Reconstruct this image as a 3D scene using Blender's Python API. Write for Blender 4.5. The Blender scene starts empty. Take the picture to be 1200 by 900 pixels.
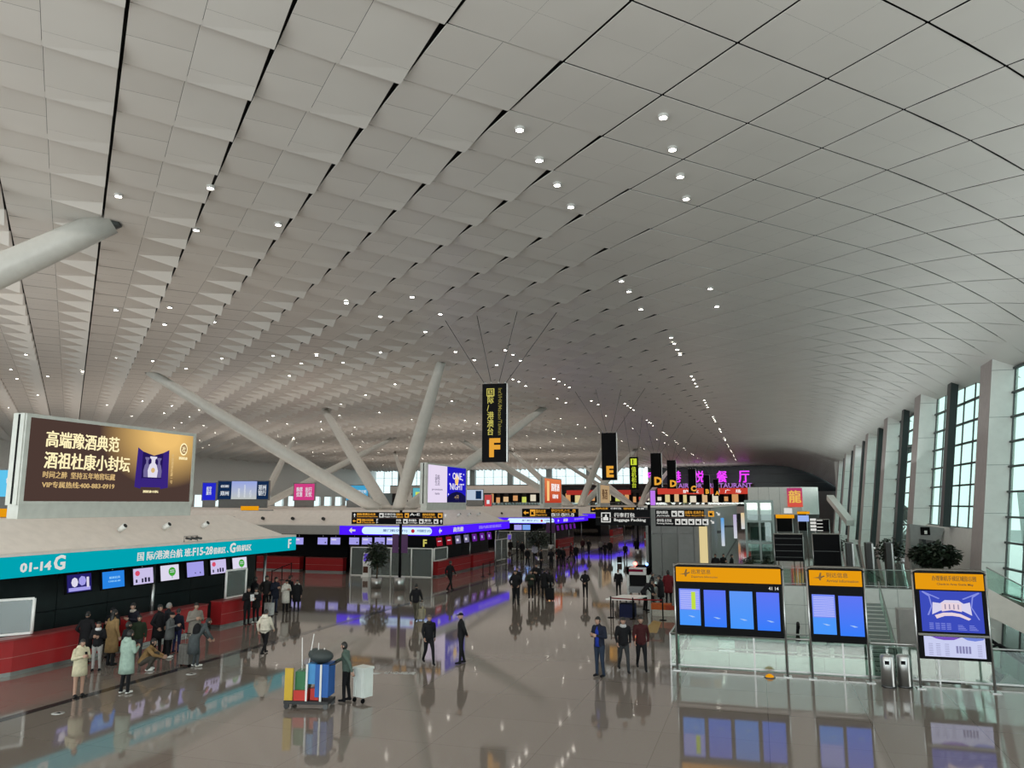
import bpy, bmesh, math, random
import numpy as np
from mathutils import Vector, Matrix
random.seed(7)
SC = bpy.context.scene
COL = SC.collection

# ------------------------------------------------------------------ camera
F_PX, EYE = 900.0, 5.3
TH = math.atan(140 / 900.0)                      # pitch up
PHI = math.atan(288 * math.cos(TH) / 900.0)      # the hall axis (+Y) lies this far right of the view axis
cam = bpy.data.cameras.new('camera'); cam_o = bpy.data.objects.new('camera', cam); COL.objects.link(cam_o)
cam.sensor_fit = 'HORIZONTAL'; cam.sensor_width = 36.0; cam.lens = F_PX * 36.0 / 1200.0
cam.clip_end = 2000
cam_o.location = (0, 0, EYE); cam_o.rotation_euler = (math.pi / 2 + TH, 0, PHI)
SC.camera = cam_o

# ------------------------------------------------------------------ world, lights, exposure
SC.view_settings.view_transform = 'Standard'; SC.view_settings.look = 'None'
SC.view_settings.gamma = 1.0; SC.view_settings.exposure = 0.0; SC.view_settings.use_curve_mapping = False
SC.cycles.use_denoising = True
SC.cycles.max_bounces = 7; SC.cycles.diffuse_bounces = 3; SC.cycles.glossy_bounces = 4; SC.cycles.transparent_max_bounces = 24
SC.cycles.transmission_bounces = 4; SC.cycles.sample_clamp_indirect = 6.0; SC.cycles.caustics_reflective = False; SC.cycles.caustics_refractive = False
world = bpy.data.worlds.new('overcast_sky'); SC.world = world; world.use_nodes = True
bg = world.node_tree.nodes['Background']; bg.inputs[0].default_value = (0.80, 0.93, 0.95, 1); bg.inputs[1].default_value = 2.5

def area_light(name, loc, rot, sx, sy, power, color):
    l = bpy.data.lights.new(name, 'AREA'); l.shape = 'RECTANGLE'; l.size = sx; l.size_y = sy; l.energy = power; l.color = color
    o = bpy.data.objects.new(name, l); COL.objects.link(o); o.location = loc; o.rotation_euler = rot
    return o
# cove uplighters on the flat canopy roofs of the check-in islands wash the ceiling
for k in range(-2, 5):
    area_light('ceiling_fill_islands', (-64, 62 + 36 * k, 4.95), (math.pi, 0, 0), 72, 17, 950, (1.0, 0.90, 0.80))
area_light('ceiling_fill_gallery', (-45, 226, 11.6), (math.pi, 0, 0), 80, 9, 1200, (1.0, 0.94, 0.88))  # added fill over the gallery roof, lifts the far end of the ceiling
# added ceiling fill: one strip along the window side, one unseen behind the viewer
area_light('ceiling_fill_window_side', (12.0, 80, 8.0), (math.pi, math.radians(-42), 0), 2.0, 165, 2500, (0.92, 1.0, 0.97))
area_light('ceiling_fill_behind_view', (-25, -6, 5.6), (math.pi - math.radians(58), 0, 0), 78, 3, 3600, (1.0, 0.94, 0.87))
# the ceiling's hundreds of recessed downlights, gathered into one even bank
area_light('downlight_bank', (-55, 112, 15.75), (0, 0, 0), 128, 250, 22000, (1.0, 0.93, 0.85))

# ------------------------------------------------------------------ pixel helpers (positions read off the photograph onto real surfaces)
def ray(px, py):
    x = px - 600.0; u = 450.0 - py
    cy = F_PX * math.cos(TH) - u * math.sin(TH); cz = F_PX * math.sin(TH) + u * math.cos(TH)
    return Vector((x * math.cos(PHI) - cy * math.sin(PHI), x * math.sin(PHI) + cy * math.cos(PHI), cz))
def gz(px, py, z=0.0):
    r = ray(px, py); return Vector((0, 0, EYE)) + r * ((z - EYE) / r.z)
def gx(px, py, X):
    r = ray(px, py); return Vector((0, 0, EYE)) + r * (X / r.x)
def gy(px, py, Y):
    r = ray(px, py); return Vector((0, 0, EYE)) + r * (Y / r.y)
def at(px, py, depth):
    r = ray(px, py); d = -r.x * math.sin(PHI) + r.y * math.cos(PHI)
    return Vector((0, 0, EYE)) + r * (depth / d)

# ------------------------------------------------------------------ materials
def S(r, g, b):
    f = lambda c: (c / 255 / 12.92) if c / 255 <= 0.04045 else ((c / 255 + 0.055) / 1.055) ** 2.4
    return (f(r), f(g), f(b), 1.0)
MATS = {}
def mat(name, col, rough=0.5, metal=0.0, var=0.06, scale=3.0, spec=0.5):
    if name in MATS: return MATS[name]
    m = bpy.data.materials.new(name); m.use_nodes = True; nt = m.node_tree; p = nt.nodes['Principled BSDF']
    p.inputs['Roughness'].default_value = rough; p.inputs['Metallic'].default_value = metal; p.inputs['Specular IOR Level'].default_value = spec
    tc = nt.nodes.new('ShaderNodeTexCoord'); n = nt.nodes.new('ShaderNodeTexNoise'); n.inputs['Scale'].default_value = scale
    r = nt.nodes.new('ShaderNodeValToRGB')
    a = [max(0, c * (1 - var)) for c in col[:3]]; b = [min(1, c * (1 + var)) for c in col[:3]]
    r.color_ramp.elements[0].position = 0.3; r.color_ramp.elements[1].position = 0.7
    r.color_ramp.elements[0].color = (*a, 1); r.color_ramp.elements[1].color = (*b, 1)
    nt.links.new(tc.outputs['Object'], n.inputs['Vector']); nt.links.new(n.outputs['Fac'], r.inputs['Fac']); nt.links.new(r.outputs['Color'], p.inputs['Base Color'])
    MATS[name] = m; return m
def em(name, col, s=1.0):
    if name in MATS: return MATS[name]
    m = bpy.data.materials.new(name); m.use_nodes = True; nt = m.node_tree; nt.nodes.clear()
    e = nt.nodes.new('ShaderNodeEmission'); e.inputs[0].default_value = col; e.inputs[1].default_value = s
    o = nt.nodes.new('ShaderNodeOutputMaterial'); nt.links.new(e.outputs[0], o.inputs[0])
    MATS[name] = m; return m
def em_grad(name, c0, c1, s=1.0, axis=2):
    """a lit screen whose picture fades from c0 (bottom) to c1 (top), in the screen's own space"""
    if name in MATS: return MATS[name]
    m = bpy.data.materials.new(name); m.use_nodes = True; nt = m.node_tree; nt.nodes.clear()
    tc = nt.nodes.new('ShaderNodeTexCoord'); sp = nt.nodes.new('ShaderNodeSeparateXYZ'); r = nt.nodes.new('ShaderNodeValToRGB')
    r.color_ramp.elements[0].color = c0; r.color_ramp.elements[1].color = c1
    e = nt.nodes.new('ShaderNodeEmission'); e.inputs[1].default_value = s; o = nt.nodes.new('ShaderNodeOutputMaterial')
    nt.links.new(tc.outputs['Generated'], sp.inputs[0]); nt.links.new(sp.outputs[axis], r.inputs[0]); nt.links.new(r.outputs[0], e.inputs[0]); nt.links.new(e.outputs[0], o.inputs[0])
    MATS[name] = m; return m
def glass(name, tint, refl=0.10, rough=0.02, frost=0.0):
    if name in MATS: return MATS[name]
    m = bpy.data.materials.new(name); m.use_nodes = True; nt = m.node_tree; nt.nodes.clear()
    t = nt.nodes.new('ShaderNodeBsdfTransparent'); t.inputs[0].default_value = tint
    g = nt.nodes.new('ShaderNodeBsdfGlossy'); g.inputs['Roughness'].default_value = rough
    mx = nt.nodes.new('ShaderNodeMixShader'); mx.inputs[0].default_value = refl
    o = nt.nodes.new('ShaderNodeOutputMaterial')
    src = t
    if frost:
        df = nt.nodes.new('ShaderNodeBsdfDiffuse'); df.inputs[0].default_value = (0.30, 0.34, 0.33, 1); m2 = nt.nodes.new('ShaderNodeMixShader'); m2.inputs[0].default_value = frost
        nt.links.new(t.outputs[0], m2.inputs[1]); nt.links.new(df.outputs[0], m2.inputs[2]); src = m2
    nt.links.new(src.outputs[0], mx.inputs[1]); nt.links.new(g.outputs[0], mx.inputs[2]); nt.links.new(mx.outputs[0], o.inputs[0])
    MATS[name] = m; return m

M_PANEL = mat('ceiling_panel_white', (0.73, 0.70, 0.665), 0.38, 0, 0.03, 0.4)
M_PLENUM = mat('plenum_black', (0.012, 0.012, 0.013), 0.9)
M_WHITE = mat('white_cladding', (0.86, 0.86, 0.83), 0.4, 0, 0.03)
M_ROOF = mat('canopy_roof_beige', (0.84, 0.77, 0.71), 0.5, 0, 0.04)
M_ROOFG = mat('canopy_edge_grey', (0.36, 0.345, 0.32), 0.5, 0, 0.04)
M_STRUT = mat('strut_white_paint', (0.62, 0.61, 0.57), 0.35, 0, 0.04)
M_BLACK = mat('black_panel', (0.004, 0.004, 0.005), 0.5, spec=0.08)
M_DARK = mat('dark_wall_panel', (0.014, 0.021, 0.022), 0.35, 0, 0.15, spec=0.3)
M_DGREEN = mat('dark_green_steel', (0.012, 0.022, 0.022), 0.4)
M_RED = mat('red_lacquer', (0.38, 0.022, 0.025), 0.25, 0, 0.05)
M_STEEL = mat('brushed_steel', (0.45, 0.45, 0.44), 0.3, 0.9, 0.06)
M_DSTEEL = mat('dark_steel', (0.10, 0.10, 0.10), 0.4, 0.7)
M_GREY = mat('grey_panel', (0.20, 0.205, 0.20), 0.4)
M_MGREY = mat('mid_grey_panel', (0.32, 0.34, 0.33), 0.4)
M_BEIGE = mat('beige_stone', (0.46, 0.42, 0.37), 0.5)
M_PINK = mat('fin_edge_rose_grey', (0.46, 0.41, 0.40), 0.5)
M_GLASS = glass('balustrade_glass', (0.80, 0.92, 0.87, 1), 0.12)
M_WGLASS = glass('window_glass_green', (0.66, 0.75, 0.71, 1), 0.07)
M_PGLASS = glass('partition_glass_grey', (0.62, 0.70, 0.68, 1), 0.16, 0.05, 0.45)
M_LEAF = mat('ficus_leaf', (0.020, 0.035, 0.018), 0.5, 0, 0.4, 8)
M_BARK = mat('bark', (0.10, 0.07, 0.045), 0.8, 0, 0.3, 20)
E_WHITE = em('lit_white', (1, 1, 1, 1), 1.0)
E_ORANGE = em('sign_orange', S(238, 170, 60), 0.9)
E_OWHITE = em('sign_white', S(225, 225, 220), 0.9)
E_YELLOW = em('sign_yellow', S(225, 215, 110), 0.75)

# ------------------------------------------------------------------ mesh building
WORLD = {}
def reg(o, W=None):
    WORLD[o] = W.copy() if W is not None else Matrix.Identity(4); return o
def props(o, label=None, cat=None, group=None, kind=None):
    if label: o['label'] = label
    if cat: o['category'] = cat
    if group: o['group'] = group
    if kind: o['kind'] = kind
    return o
def thing(name, label, cat, loc=(0, 0, 0), group=None, kind=None):
    o = bpy.data.objects.new(name, None); COL.objects.link(o); o.location = loc; o.empty_display_size = 0.2
    reg(o, Matrix.Translation(Vector(loc))); return props(o, label, cat, group, kind)
def link(name, me, parent=None, W=None):
    """object whose mesh data is in world space (or carried by W)"""
    o = bpy.data.objects.new(name, me); COL.objects.link(o)
    Wm = W if W is not None else Matrix.Identity(4)
    if parent is not None:
        o.parent = parent; o.matrix_parent_inverse = WORLD[parent].inverted()
    o.matrix_basis = Wm
    return reg(o, Wm)
class MB:
    def __init__(s): s.v = []; s.f = []; s.mi = []; s.cur = 0; s.smooth = []
    def mat(s, i): s.cur = i; return s
    def add(s, vs, fs, sm=False):
        b = len(s.v); s.v += [tuple(p) for p in vs]
        for f in fs: s.f.append([b + i for i in f]); s.mi.append(s.cur); s.smooth.append(sm)
        return s
    def box(s, x0, x1, y0, y1, z0, z1):
        return s.add([(x0, y0, z0), (x1, y0, z0), (x1, y1, z0), (x0, y1, z0), (x0, y0, z1), (x1, y0, z1), (x1, y1, z1), (x0, y1, z1)],
                     [(0, 3, 2, 1), (4, 5, 6, 7), (0, 1, 5, 4), (1, 2, 6, 5), (2, 3, 7, 6), (3, 0, 4, 7)])
    def obox(s, c, ax, ay, az):
        """oriented box: centre and three half-vectors"""
        c = Vector(c); ax = Vector(ax); ay = Vector(ay); az = Vector(az)
        q = [c + i * ax + j * ay + k * az for k in (-1, 1) for i, j in ((-1, -1), (1, -1), (1, 1), (-1, 1))]
        return s.add(q, [(0, 3, 2, 1), (4, 5, 6, 7), (0, 1, 5, 4), (1, 2, 6, 5), (2, 3, 7, 6), (3, 0, 4, 7)])
    def bar(s, p0, p1, w, h, up=(0, 0, 1)):
        p0 = Vector(p0); p1 = Vector(p1); d = p1 - p0; L = d.length; d.normalize(); u = Vector(up)
        if abs(d.dot(u)) > 0.98: u = Vector((0, 1, 0))
        r = d.cross(u).normalized(); u = r.cross(d)
        return s.obox((p0 + p1) / 2, d * L / 2, r * w / 2, u * h / 2)
    def tube(s, pts, rad, n=8, caps=True, sm=True):
        pts = [Vector(p) for p in pts]; rad = rad if isinstance(rad, (list, tuple)) else [rad] * len(pts)
        vs = []; fs = []
        for i, p in enumerate(pts):
            d = (pts[min(i + 1, len(pts) - 1)] - pts[max(i - 1, 0)]).normalized()
            u = Vector((0, 0, 1)) if abs(d.z) < 0.9 else Vector((0, 1, 0))
            r = d.cross(u).normalized(); w = r.cross(d)
            for k in range(n):
                a = 2 * math.pi * k / n; vs.append(p + (r * math.cos(a) + w * math.sin(a)) * rad[i])
        for i in range(len(pts) - 1):
            for k in range(n): fs.append((i * n + k, i * n + (k + 1) % n, (i + 1) * n + (k + 1) % n, (i + 1) * n + k))
        s.add(vs, fs, sm)
        if caps:
            b = len(s.v) - len(vs)
            s.f.append([b + k for k in range(n)][::-1]); s.mi.append(s.cur); s.smooth.append(False)
            e = b + (len(pts) - 1) * n; s.f.append([e + k for k in range(n)]); s.mi.append(s.cur); s.smooth.append(False)
        return s
    def lathe(s, c, prof, n=16, sm=True):
        """prof: list of (radius, z)"""
        vs = [(c[0] + r * math.cos(2 * math.pi * k / n), c[1] + r * math.sin(2 * math.pi * k / n), c[2] + z) for r, z in prof for k in range(n)]
        fs = [(i * n + k, i * n + (k + 1) % n, (i + 1) * n + (k + 1) % n, (i + 1) * n + k) for i in range(len(prof) - 1) for k in range(n)]
        fs += [tuple(range(n))[::-1], tuple((len(prof) - 1) * n + k for k in range(n))]
        return s.add(vs, fs, sm)
    def ball(s, c, rx, ry, rz, n=12, m=8):
        vs = [(c[0], c[1], c[2] - rz)]
        for i in range(1, m):
            t = -math.pi / 2 + math.pi * i / m
            for k in range(n):
                a = 2 * math.pi * k / n; vs.append((c[0] + rx * math.cos(t) * math.cos(a), c[1] + ry * math.cos(t) * math.sin(a), c[2] + rz * math.sin(t)))
        vs.append((c[0], c[1], c[2] + rz)); fs = []
        for k in range(n): fs.append((0, 1 + (k + 1) % n, 1 + k))
        for i in range(m - 2):
            for k in range(n): fs.append((1 + i * n + k, 1 + i * n + (k + 1) % n, 1 + (i + 1) * n + (k + 1) % n, 1 + (i + 1) * n + k))
        L = len(vs) - 1
        for k in range(n): fs.append((L, 1 + (m - 2) * n + k, 1 + (m - 2) * n + (k + 1) % n))
        return s.add(vs, fs, True)
    def prism(s, poly, d):
        """poly: list of 3D points (planar), extruded by vector d"""
        n = len(poly); d = Vector(d); P = [Vector(p) for p in poly]
        return s.add(P + [p + d for p in P], [tuple(range(n))[::-1], tuple(range(n, 2 * n))] + [(i, (i + 1) % n, n + (i + 1) % n, n + i) for i in range(n)])
    def mesh(s, name, mats):
        me = bpy.data.meshes.new(name); me.from_pydata(s.v, [], s.f)
        for m in (mats if isinstance(mats, (list, tuple)) else [mats]): me.materials.append(m)
        me.polygons.foreach_set('material_index', s.mi); me.polygons.foreach_set('use_smooth', s.smooth); me.update()
        return me
    def build(s, name, mats, parent=None, W=None):
        return link(name, s.mesh(name, mats), parent, W)
def box(name, m, parent, x0, x1, y0, y1, z0, z1): return MB().box(x0, x1, y0, y1, z0, z1).build(name, m, parent)

TXT = {}
TMP = bpy.data.scenes.new('lettering_scratch')
def text_mesh(body, bold):
    k = (body, bold)
    if k not in TXT:
        wide = any(ord(ch) > 255 for ch in body)
        c = bpy.data.curves.new('t', 'FONT'); c.body = body; c.size = 1.0; c.offset = 0.0 if wide else bold; c.resolution_u = 2; c.extrude = 0.008; c.space_line = 0.95
        o = bpy.data.objects.new('t', c); TMP.collection.objects.link(o); TMP.view_layers[0].update()
        me = bpy.data.meshes.new_from_object(o.evaluated_get(TMP.view_layers[0].depsgraph))
        bpy.data.objects.remove(o); bpy.data.curves.remove(c)
        if wide and bold > 0.005:        # thicken the strokes: the same outlines set three times, slightly apart
            bm = bmesh.new()
            for dx, dy, dz in ((-bold, 0, 0), (bold, 0, .001), (0, bold, .002)):
                m2 = me.copy(); m2.transform(Matrix.Translation((dx, dy, dz))); bm.from_mesh(m2); bpy.data.meshes.remove(m2)
            bm.to_mesh(me); bm.free()
        co = np.zeros(len(me.vertices) * 3); me.vertices.foreach_get('co', co); co = co.reshape(-1, 3)
        lo, hi = co.min(0), co.max(0); co -= np.array([lo[0], lo[1], 0]); me.vertices.foreach_set('co', co.ravel()); me.update()
        TXT[k] = (me, hi[0] - lo[0], hi[1] - lo[1])
    return TXT[k]
def text(body, m, parent, org, right, up, w=None, h=None, bold=0.012, name='lettering', center=False):
    """lettering lying on a plane: org = lower-left corner (or centre); right/up unit vectors; w/h its real size"""
    me, tw, th = text_mesh(body, bold); me = me.copy(); me.materials.clear(); me.materials.append(m)
    R = Vector(right).normalized(); U = Vector(up).normalized(); N = R.cross(U)
    sy = (h / th) if h else (w / tw); sx = (w / tw) if w else sy
    org = Vector(org)
    if center: org = org - R * (tw * sx / 2) - U * (th * sy / 2)
    W = Matrix(((R.x * sx, U.x * sy, N.x, org.x), (R.y * sx, U.y * sy, N.y, org.y), (R.z * sx, U.z * sy, N.z, org.z), (0, 0, 0, 1)))
    me.transform(W)
    return link(name, me, parent)
def panel(name, m, parent, org, right, up, w, h, t=0.012):
    """thin slab on a plane, org = lower-left corner, thickness along the plane's normal"""
    R = Vector(right).normalized(); U = Vector(up).normalized(); N = R.cross(U); o = Vector(org)
    return MB().prism([o, o + R * w, o + R * w + U * h, o + U * h], N * t).build(name, m, parent)
def poly_panel(name, m, parent, org, right, up, pts, t=0.01):
    R = Vector(right).normalized(); U = Vector(up).normalized(); N = R.cross(U); o = Vector(org)
    return MB().prism([o + R * a + U * b for a, b in pts], N * t).build(name, m, parent)
def arrow(parent, m, org, right, up, s, ang):
    pts = [(-.5, -.12), (.05, -.12), (.05, -.4), (.5, 0), (.05, .4), (.05, .12), (-.5, .12)]
    ca, sa = math.cos(ang), math.sin(ang)
    return poly_panel('arrow', m, parent, org, right, up, [((a * ca - b * sa) * s, (a * sa + b * ca) * s) for a, b in pts])
def structure(o): o['kind'] = 'structure'; return o
# ================================================================== THE SETTING
X_L, Y_END, Y_BACK = -125.0, 240.0, -14.0
VX0, VX1, VY0, VY1, Z_LOW = -2.95, 13.4, 26.75, 55.0, -6.0        # the escalator void
# ---- floor: polished granite slabs
def floor_mat():
    m = bpy.data.materials.new('polished_granite'); m.use_nodes = True; nt = m.node_tree; p = nt.nodes['Principled BSDF']
    tc = nt.nodes.new('ShaderNodeTexCoord'); br = nt.nodes.new('ShaderNodeTexBrick'); br.offset = 0.0
    br.inputs['Scale'].default_value = 1.0; br.inputs['Brick Width'].default_value = 2.4; br.inputs['Row Height'].default_value = 2.4; br.inputs['Mortar Size'].default_value = 0.008
    br.inputs['Color1'].default_value = (0.225, 0.192, 0.165, 1); br.inputs['Color2'].default_value = (0.240, 0.207, 0.18, 1); br.inputs['Mortar'].default_value = (0.15, 0.13, 0.112, 1)
    n = nt.nodes.new('ShaderNodeTexNoise'); n.inputs['Scale'].default_value = 30; n.inputs['Detail'].default_value = 4
    mx = nt.nodes.new('ShaderNodeMix'); mx.data_type = 'RGBA'; mx.blend_type = 'MULTIPLY'; mx.inputs[0].default_value = 0.25
    nt.links.new(tc.outputs['Object'], br.inputs['Vector']); nt.links.new(tc.outputs['Object'], n.inputs['Vector'])
    nt.links.new(br.outputs['Color'], mx.inputs[6]); nt.links.new(n.outputs['Color'], mx.inputs[7]); nt.links.new(mx.outputs[2], p.inputs['Base Color'])
    p.inputs['Roughness'].default_value = 0.05; p.inputs['Specular IOR Level'].default_value = 0.36
    return m
M_FLOOR = floor_mat()
fb = MB()
fb.box(X_L, VX0, Y_BACK, Y_END, -0.4, 0); fb.box(VX0, 22, Y_BACK, VY0, -0.4, 0); fb.box(VX0, 34, VY1, Y_END, -0.4, 0); fb.box(VX1, 22, VY0, VY1, -0.4, 0)
structure(fb.build('floor', M_FLOOR))
structure(box('trim_1', mat('dark_granite_strip', (0.035, 0.034, 0.033), 0.12, 0, 0.1), None, -18.25, -17.95, Y_BACK, 200, 0.0, 0.004))
lf = structure(box('floor_lower', mat('lower_floor_grey', (0.22, 0.21, 0.2), 0.15), None, VX0 - 6, 24, VY0 - 4, VY1 + 30, Z_LOW - 0.3, Z_LOW))

# ---- ceiling: a lattice of folded white panels hung under a dark plenum
LO, LA, LB = Vector((-2.15, 15.58)), Vector((2.20, 2.36)), Vector((-2.02, 1.87))
DET = LA.x * LB.y - LA.y * LB.x
ZC = 16.3
def base_z(x):
    if x > 4: return ZC - 2.5 * ((x - 4) / 11.0) ** 2
    return ZC
def fold(x):
    if x > -5.2: return 0.0
    return min(0.22, (-5.2 - x) * 0.06) + min(0.27, max(0, (-18 - x) * 0.03))
UC, VC = 0.47, 0.76                  # the fold: each panel's near right corner lifts and its far right corner dips
def drop(u, v, d, w):
    """w blends from a soft twist over the main aisle (0) to a sharp corner flap over the islands (1)"""
    tw = d * u * (0.9 - 1.8 * v)
    s = max(0.0, (u - UC) / (1 - UC))
    fl = 0.45 * d * s * (1 - v / VC) if v < VC else -d * max(0.0, s + (v - VC) / (1 - VC) - 1)
    return tw * (1 - w) + fl * w
def sharp(x): return min(1.0, max(0.0, (-19 - x) / 7.0))
def cell_uv(x, y):
    dx, dy = x - LO.x, y - LO.y
    return (dx * LB.y - dy * LB.x) / DET, (LA.x * dy - LA.y * dx) / DET
def ceil_z(x, y):
    u, v = cell_uv(x, y); return base_z(x) + drop(u - math.floor(u), v - math.floor(v), fold(x), sharp(x))
def cell_mesh(mb, m, n):
    c = LO + (m + .5) * LA + (n + .5) * LB; d = fold(c.x); wsh = sharp(c.x)
    flat = d == 0
    g = 0.013 if flat else 0.009; gr = 0.013 if flat else 0.018; sg = 0.0006 if flat else 0.0016
    def P(u, v, up=0):
        q = LO + (m + u) * LA + (n + v) * LB
        return (q.x, q.y, base_z(q.x) + drop(u, v, d, wsh) + up)
    a, b, e, f = g, 1 - gr, g, 1 - g
    if flat:
        for u0, u1 in ((a, .5 - sg), (.5 + sg, b)):
            for v0, v1 in ((e, .5 - sg), (.5 + sg, f)): mb.add([P(u0, v0), P(u0, v1), P(u1, v1), P(u1, v0)], [(0, 1, 2, 3)], True)
    else:
        for v0, v1 in ((e, .5 - sg), (.5 + sg, f)): mb.add([P(a, v0), P(a, v1), P(UC - sg, v1), P(UC - sg, v0)], [(0, 1, 2, 3)], True)
        c0 = UC + sg; V = VC - sg
        mb.add([P(c0, e), P(c0, V), P(b, V), P(b, e)], [(0, 1, 2, 3)], True)
        q1, q2, q3, q4 = P(c0, VC), P(b, VC), P(c0, f), P(b, f)
        mb.add([q1, q3, q2], [(0, 1, 2)]); mb.add([q2, q3, q4], [(0, 1, 2)])
    for (ua, va), (ub, vb) in (((a, e), (b, e)), ((b, e), (b, VC)), ((b, VC), (b, f)), ((b, f), (UC, f)), ((UC, f), (a, f)), ((a, f), (a, e))):
        mb.add([P(ua, va), P(ub, vb), P(ub, vb, .025), P(ua, va, .025)], [(0, 1, 2, 3)])
COLS = [(17.5, 15.7), (35.5, 14.3), (53.5, 13.1), (71.5, 12.35), (89.5, 12.45), (107.5, 12.8), (125.5, 13.3), (143.5, 13.8), (161.5, 14.4)]
def glass_top(y): return float(np.interp(y, [c[0] for c in COLS], [c[1] for c in COLS])) + 2.45
cells = []
for m in range(-75, 75):
    for n in range(-75, 90):
        c = LO + (m + .5) * LA + (n + .5) * LB
        if X_L < c.x < (32 if c.y > 168 else glass_top(c.y) - .7) and Y_BACK < c.y < Y_END - 1.5:
            # direction from the camera, to keep the largest visible ones as single pieces
            d = Vector((c.x, c.y, ZC - EYE)); fw = Vector((-math.sin(PHI) * math.cos(TH), math.cos(PHI) * math.cos(TH), math.sin(TH)))
            z = d.dot(fw); rt = d.dot(Vector((math.cos(PHI), math.sin(PHI), 0))); upv = d.dot(Vector((math.sin(PHI) * math.sin(TH), -math.cos(PHI) * math.sin(TH), math.cos(TH))))
            vis = z > 0 and abs(rt / z) < 0.70 and abs(upv / z) < 0.53
            cells.append((0 if vis else 1, d.length, m, n))
cells.sort()
plen = MB()
ys_ = [Y_BACK] + [c[0] for c in COLS] + [170]
for ya, yb in zip(ys_[:-1], ys_[1:]):
    for f0, f1 in ((0, .5), (.5, 1)):
        y0_, y1_ = ya + (yb - ya) * f0, ya + (yb - ya) * f1; xe0, xe1 = glass_top(y0_), glass_top(y1_); xs = [X_L, -20, 4, 7, 9, 11, 13]
        for a, b in zip(xs, xs[1:] + [None]):
            b0, b1 = (b, b) if b is not None else (xe0, xe1)
            plen.add([(a, y0_, base_z(a) + .5), (b0, y0_, base_z(b0) + .5), (b1, y1_, base_z(b1) + .5), (a, y1_, base_z(a) + .5)], [(0, 1, 2, 3)])
plen.box(X_L, 34, 170, Y_END, ZC + .5, ZC + .6)
ceiling = structure(plen.build('ceiling', M_PLENUM))
for i, (_, _, m, n) in enumerate(cells[:300]):
    mb = MB(); cell_mesh(mb, m, n); mb.build('ceiling_panel', M_PANEL, ceiling)
mb = MB()
for _, _, m, n in cells[300:]: cell_mesh(mb, m, n)
edge = MB()
for k in range(46):
    y0_, y1_ = Y_BACK + 4 * k, Y_BACK + 4 * (k + 1)
    q = [(glass_top(y) - dx, y, base_z(glass_top(y) - dx) + .03) for y, dx in ((y0_, 2.6), (y0_, 0), (y1_, 0), (y1_, 2.6))]
    edge.prism(q, (0, 0, .05))
edge.build('edge_strip', M_PANEL, ceiling)
o = mb.build('ceiling_panels', M_PANEL, ceiling); o['kind'] = 'stuff'

# ---- window wall to the right: leaning columns, glazed bays
COLS = [(17.5, 15.7), (35.5, 14.3), (53.5, 13.1), (71.5, 12.35), (89.5, 12.45), (107.5, 12.8), (125.5, 13.3), (143.5, 13.8), (161.5, 14.4)]
LEAN = 0.13
def lx(X, z): return X + LEAN * (z - EYE)
wall_r = thing('wall_right', 'white leaning columns of the tall window wall', 'wall', (15, 60, 0), kind='structure')
del wall_r['category']
for i, (y0, X) in enumerate(COLS):
    zb = Z_LOW if y0 < 60 else 0; zt = 14.6
    mb = MB(); xa, xb = lx(X, zb), lx(X, zt); D = 1.45; w = 2.6
    mb.mat(0).add([(xa, y0, zb), (xa + D, y0, zb), (xb + D, y0, zt), (xb, y0, zt)], [(0, 1, 2, 3)])
    mb.add([(xa + D, y0, zb), (xa + D, y0 + w, zb), (xb + D, y0 + w, zt), (xb + D, y0, zt)], [(0, 1, 2, 3)])
    mb.add([(xa + D, y0 + w, zb), (xa, y0 + w, zb), (xb, y0 + w, zt), (xb + D, y0 + w, zt)], [(0, 1, 2, 3)])
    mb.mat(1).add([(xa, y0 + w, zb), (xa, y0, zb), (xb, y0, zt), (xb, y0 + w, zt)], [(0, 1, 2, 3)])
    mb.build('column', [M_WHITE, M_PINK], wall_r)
    # recessed joint rings between cladding lifts
    j = MB()
    for z in np.arange(zb + 2, zt, 2.9):
        x = lx(X, z); j.box(x - .004, x + D, y0 - .004, y0 - .001, z, z + .03)
    j.build('joint', M_MGREY, wall_r)
npane = 0
for i in range(len(COLS) - 1):
    (y0, X0), (y1, X1) = COLS[i], COLS[i + 1]; ya, yb = y0 + 2.6, y1
    win = structure(thing('window_%d' % (i + 1), None, None, (X0 + 1.4, (ya + yb) / 2, 0)))
    nc = 6 if i in (1, 2, 3) else 2; z0 = Z_LOW if y1 < 60 else (3.6 if i == 2 else 0.3); z1 = 14.3
    zs = list(np.arange(z0, z1 + 0.1, 1.5 if i < 5 else 3.0))
    def gp(f, z, off=0.0):
        y = ya + (yb - ya) * f; X = X0 + (X1 - X0) * ((y - y0) / (y1 - y0)); return Vector((lx(X, z) + 1.3 + off, y, z))
    for c in range(nc):
        for r in range(len(zs) - 1):
            a, b, e, f = gp(c / nc, zs[r]), gp((c + 1) / nc, zs[r]), gp((c + 1) / nc, zs[r + 1]), gp(c / nc, zs[r + 1])
            MB().prism([a, b, e, f], (0.03, 0, 0)).build('pane', M_WGLASS, win)
    for c in range(nc + 1):
        th = .09
        MB().bar(gp(c / nc, zs[0], -.02), gp(c / nc, zs[-1], -.02), th, th).build('mullion', M_DSTEEL, win)
    for z in zs:
        MB().bar(gp(0, z, -.06), gp(1, z, -.06), .22, .12).build('transom', M_DGREEN, win)
    # the dark post standing in the middle of the bay
    pf = 0.52
    MB().bar(gp(pf, max(z0, 0.3), -.75), gp(pf, z1, -.75), 1.15, 0.5, (1, 0, 0)).build('post', M_DGREEN, win)
    if i == 2:
        structure(MB().prism([gp(0, 0, -.3), gp(1, 0, -.3), gp(1, 3.6, -.3), gp(0, 3.6, -.3)], (.4, 0, 0)).build('wall_right_parapet', M_WHITE))
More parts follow.
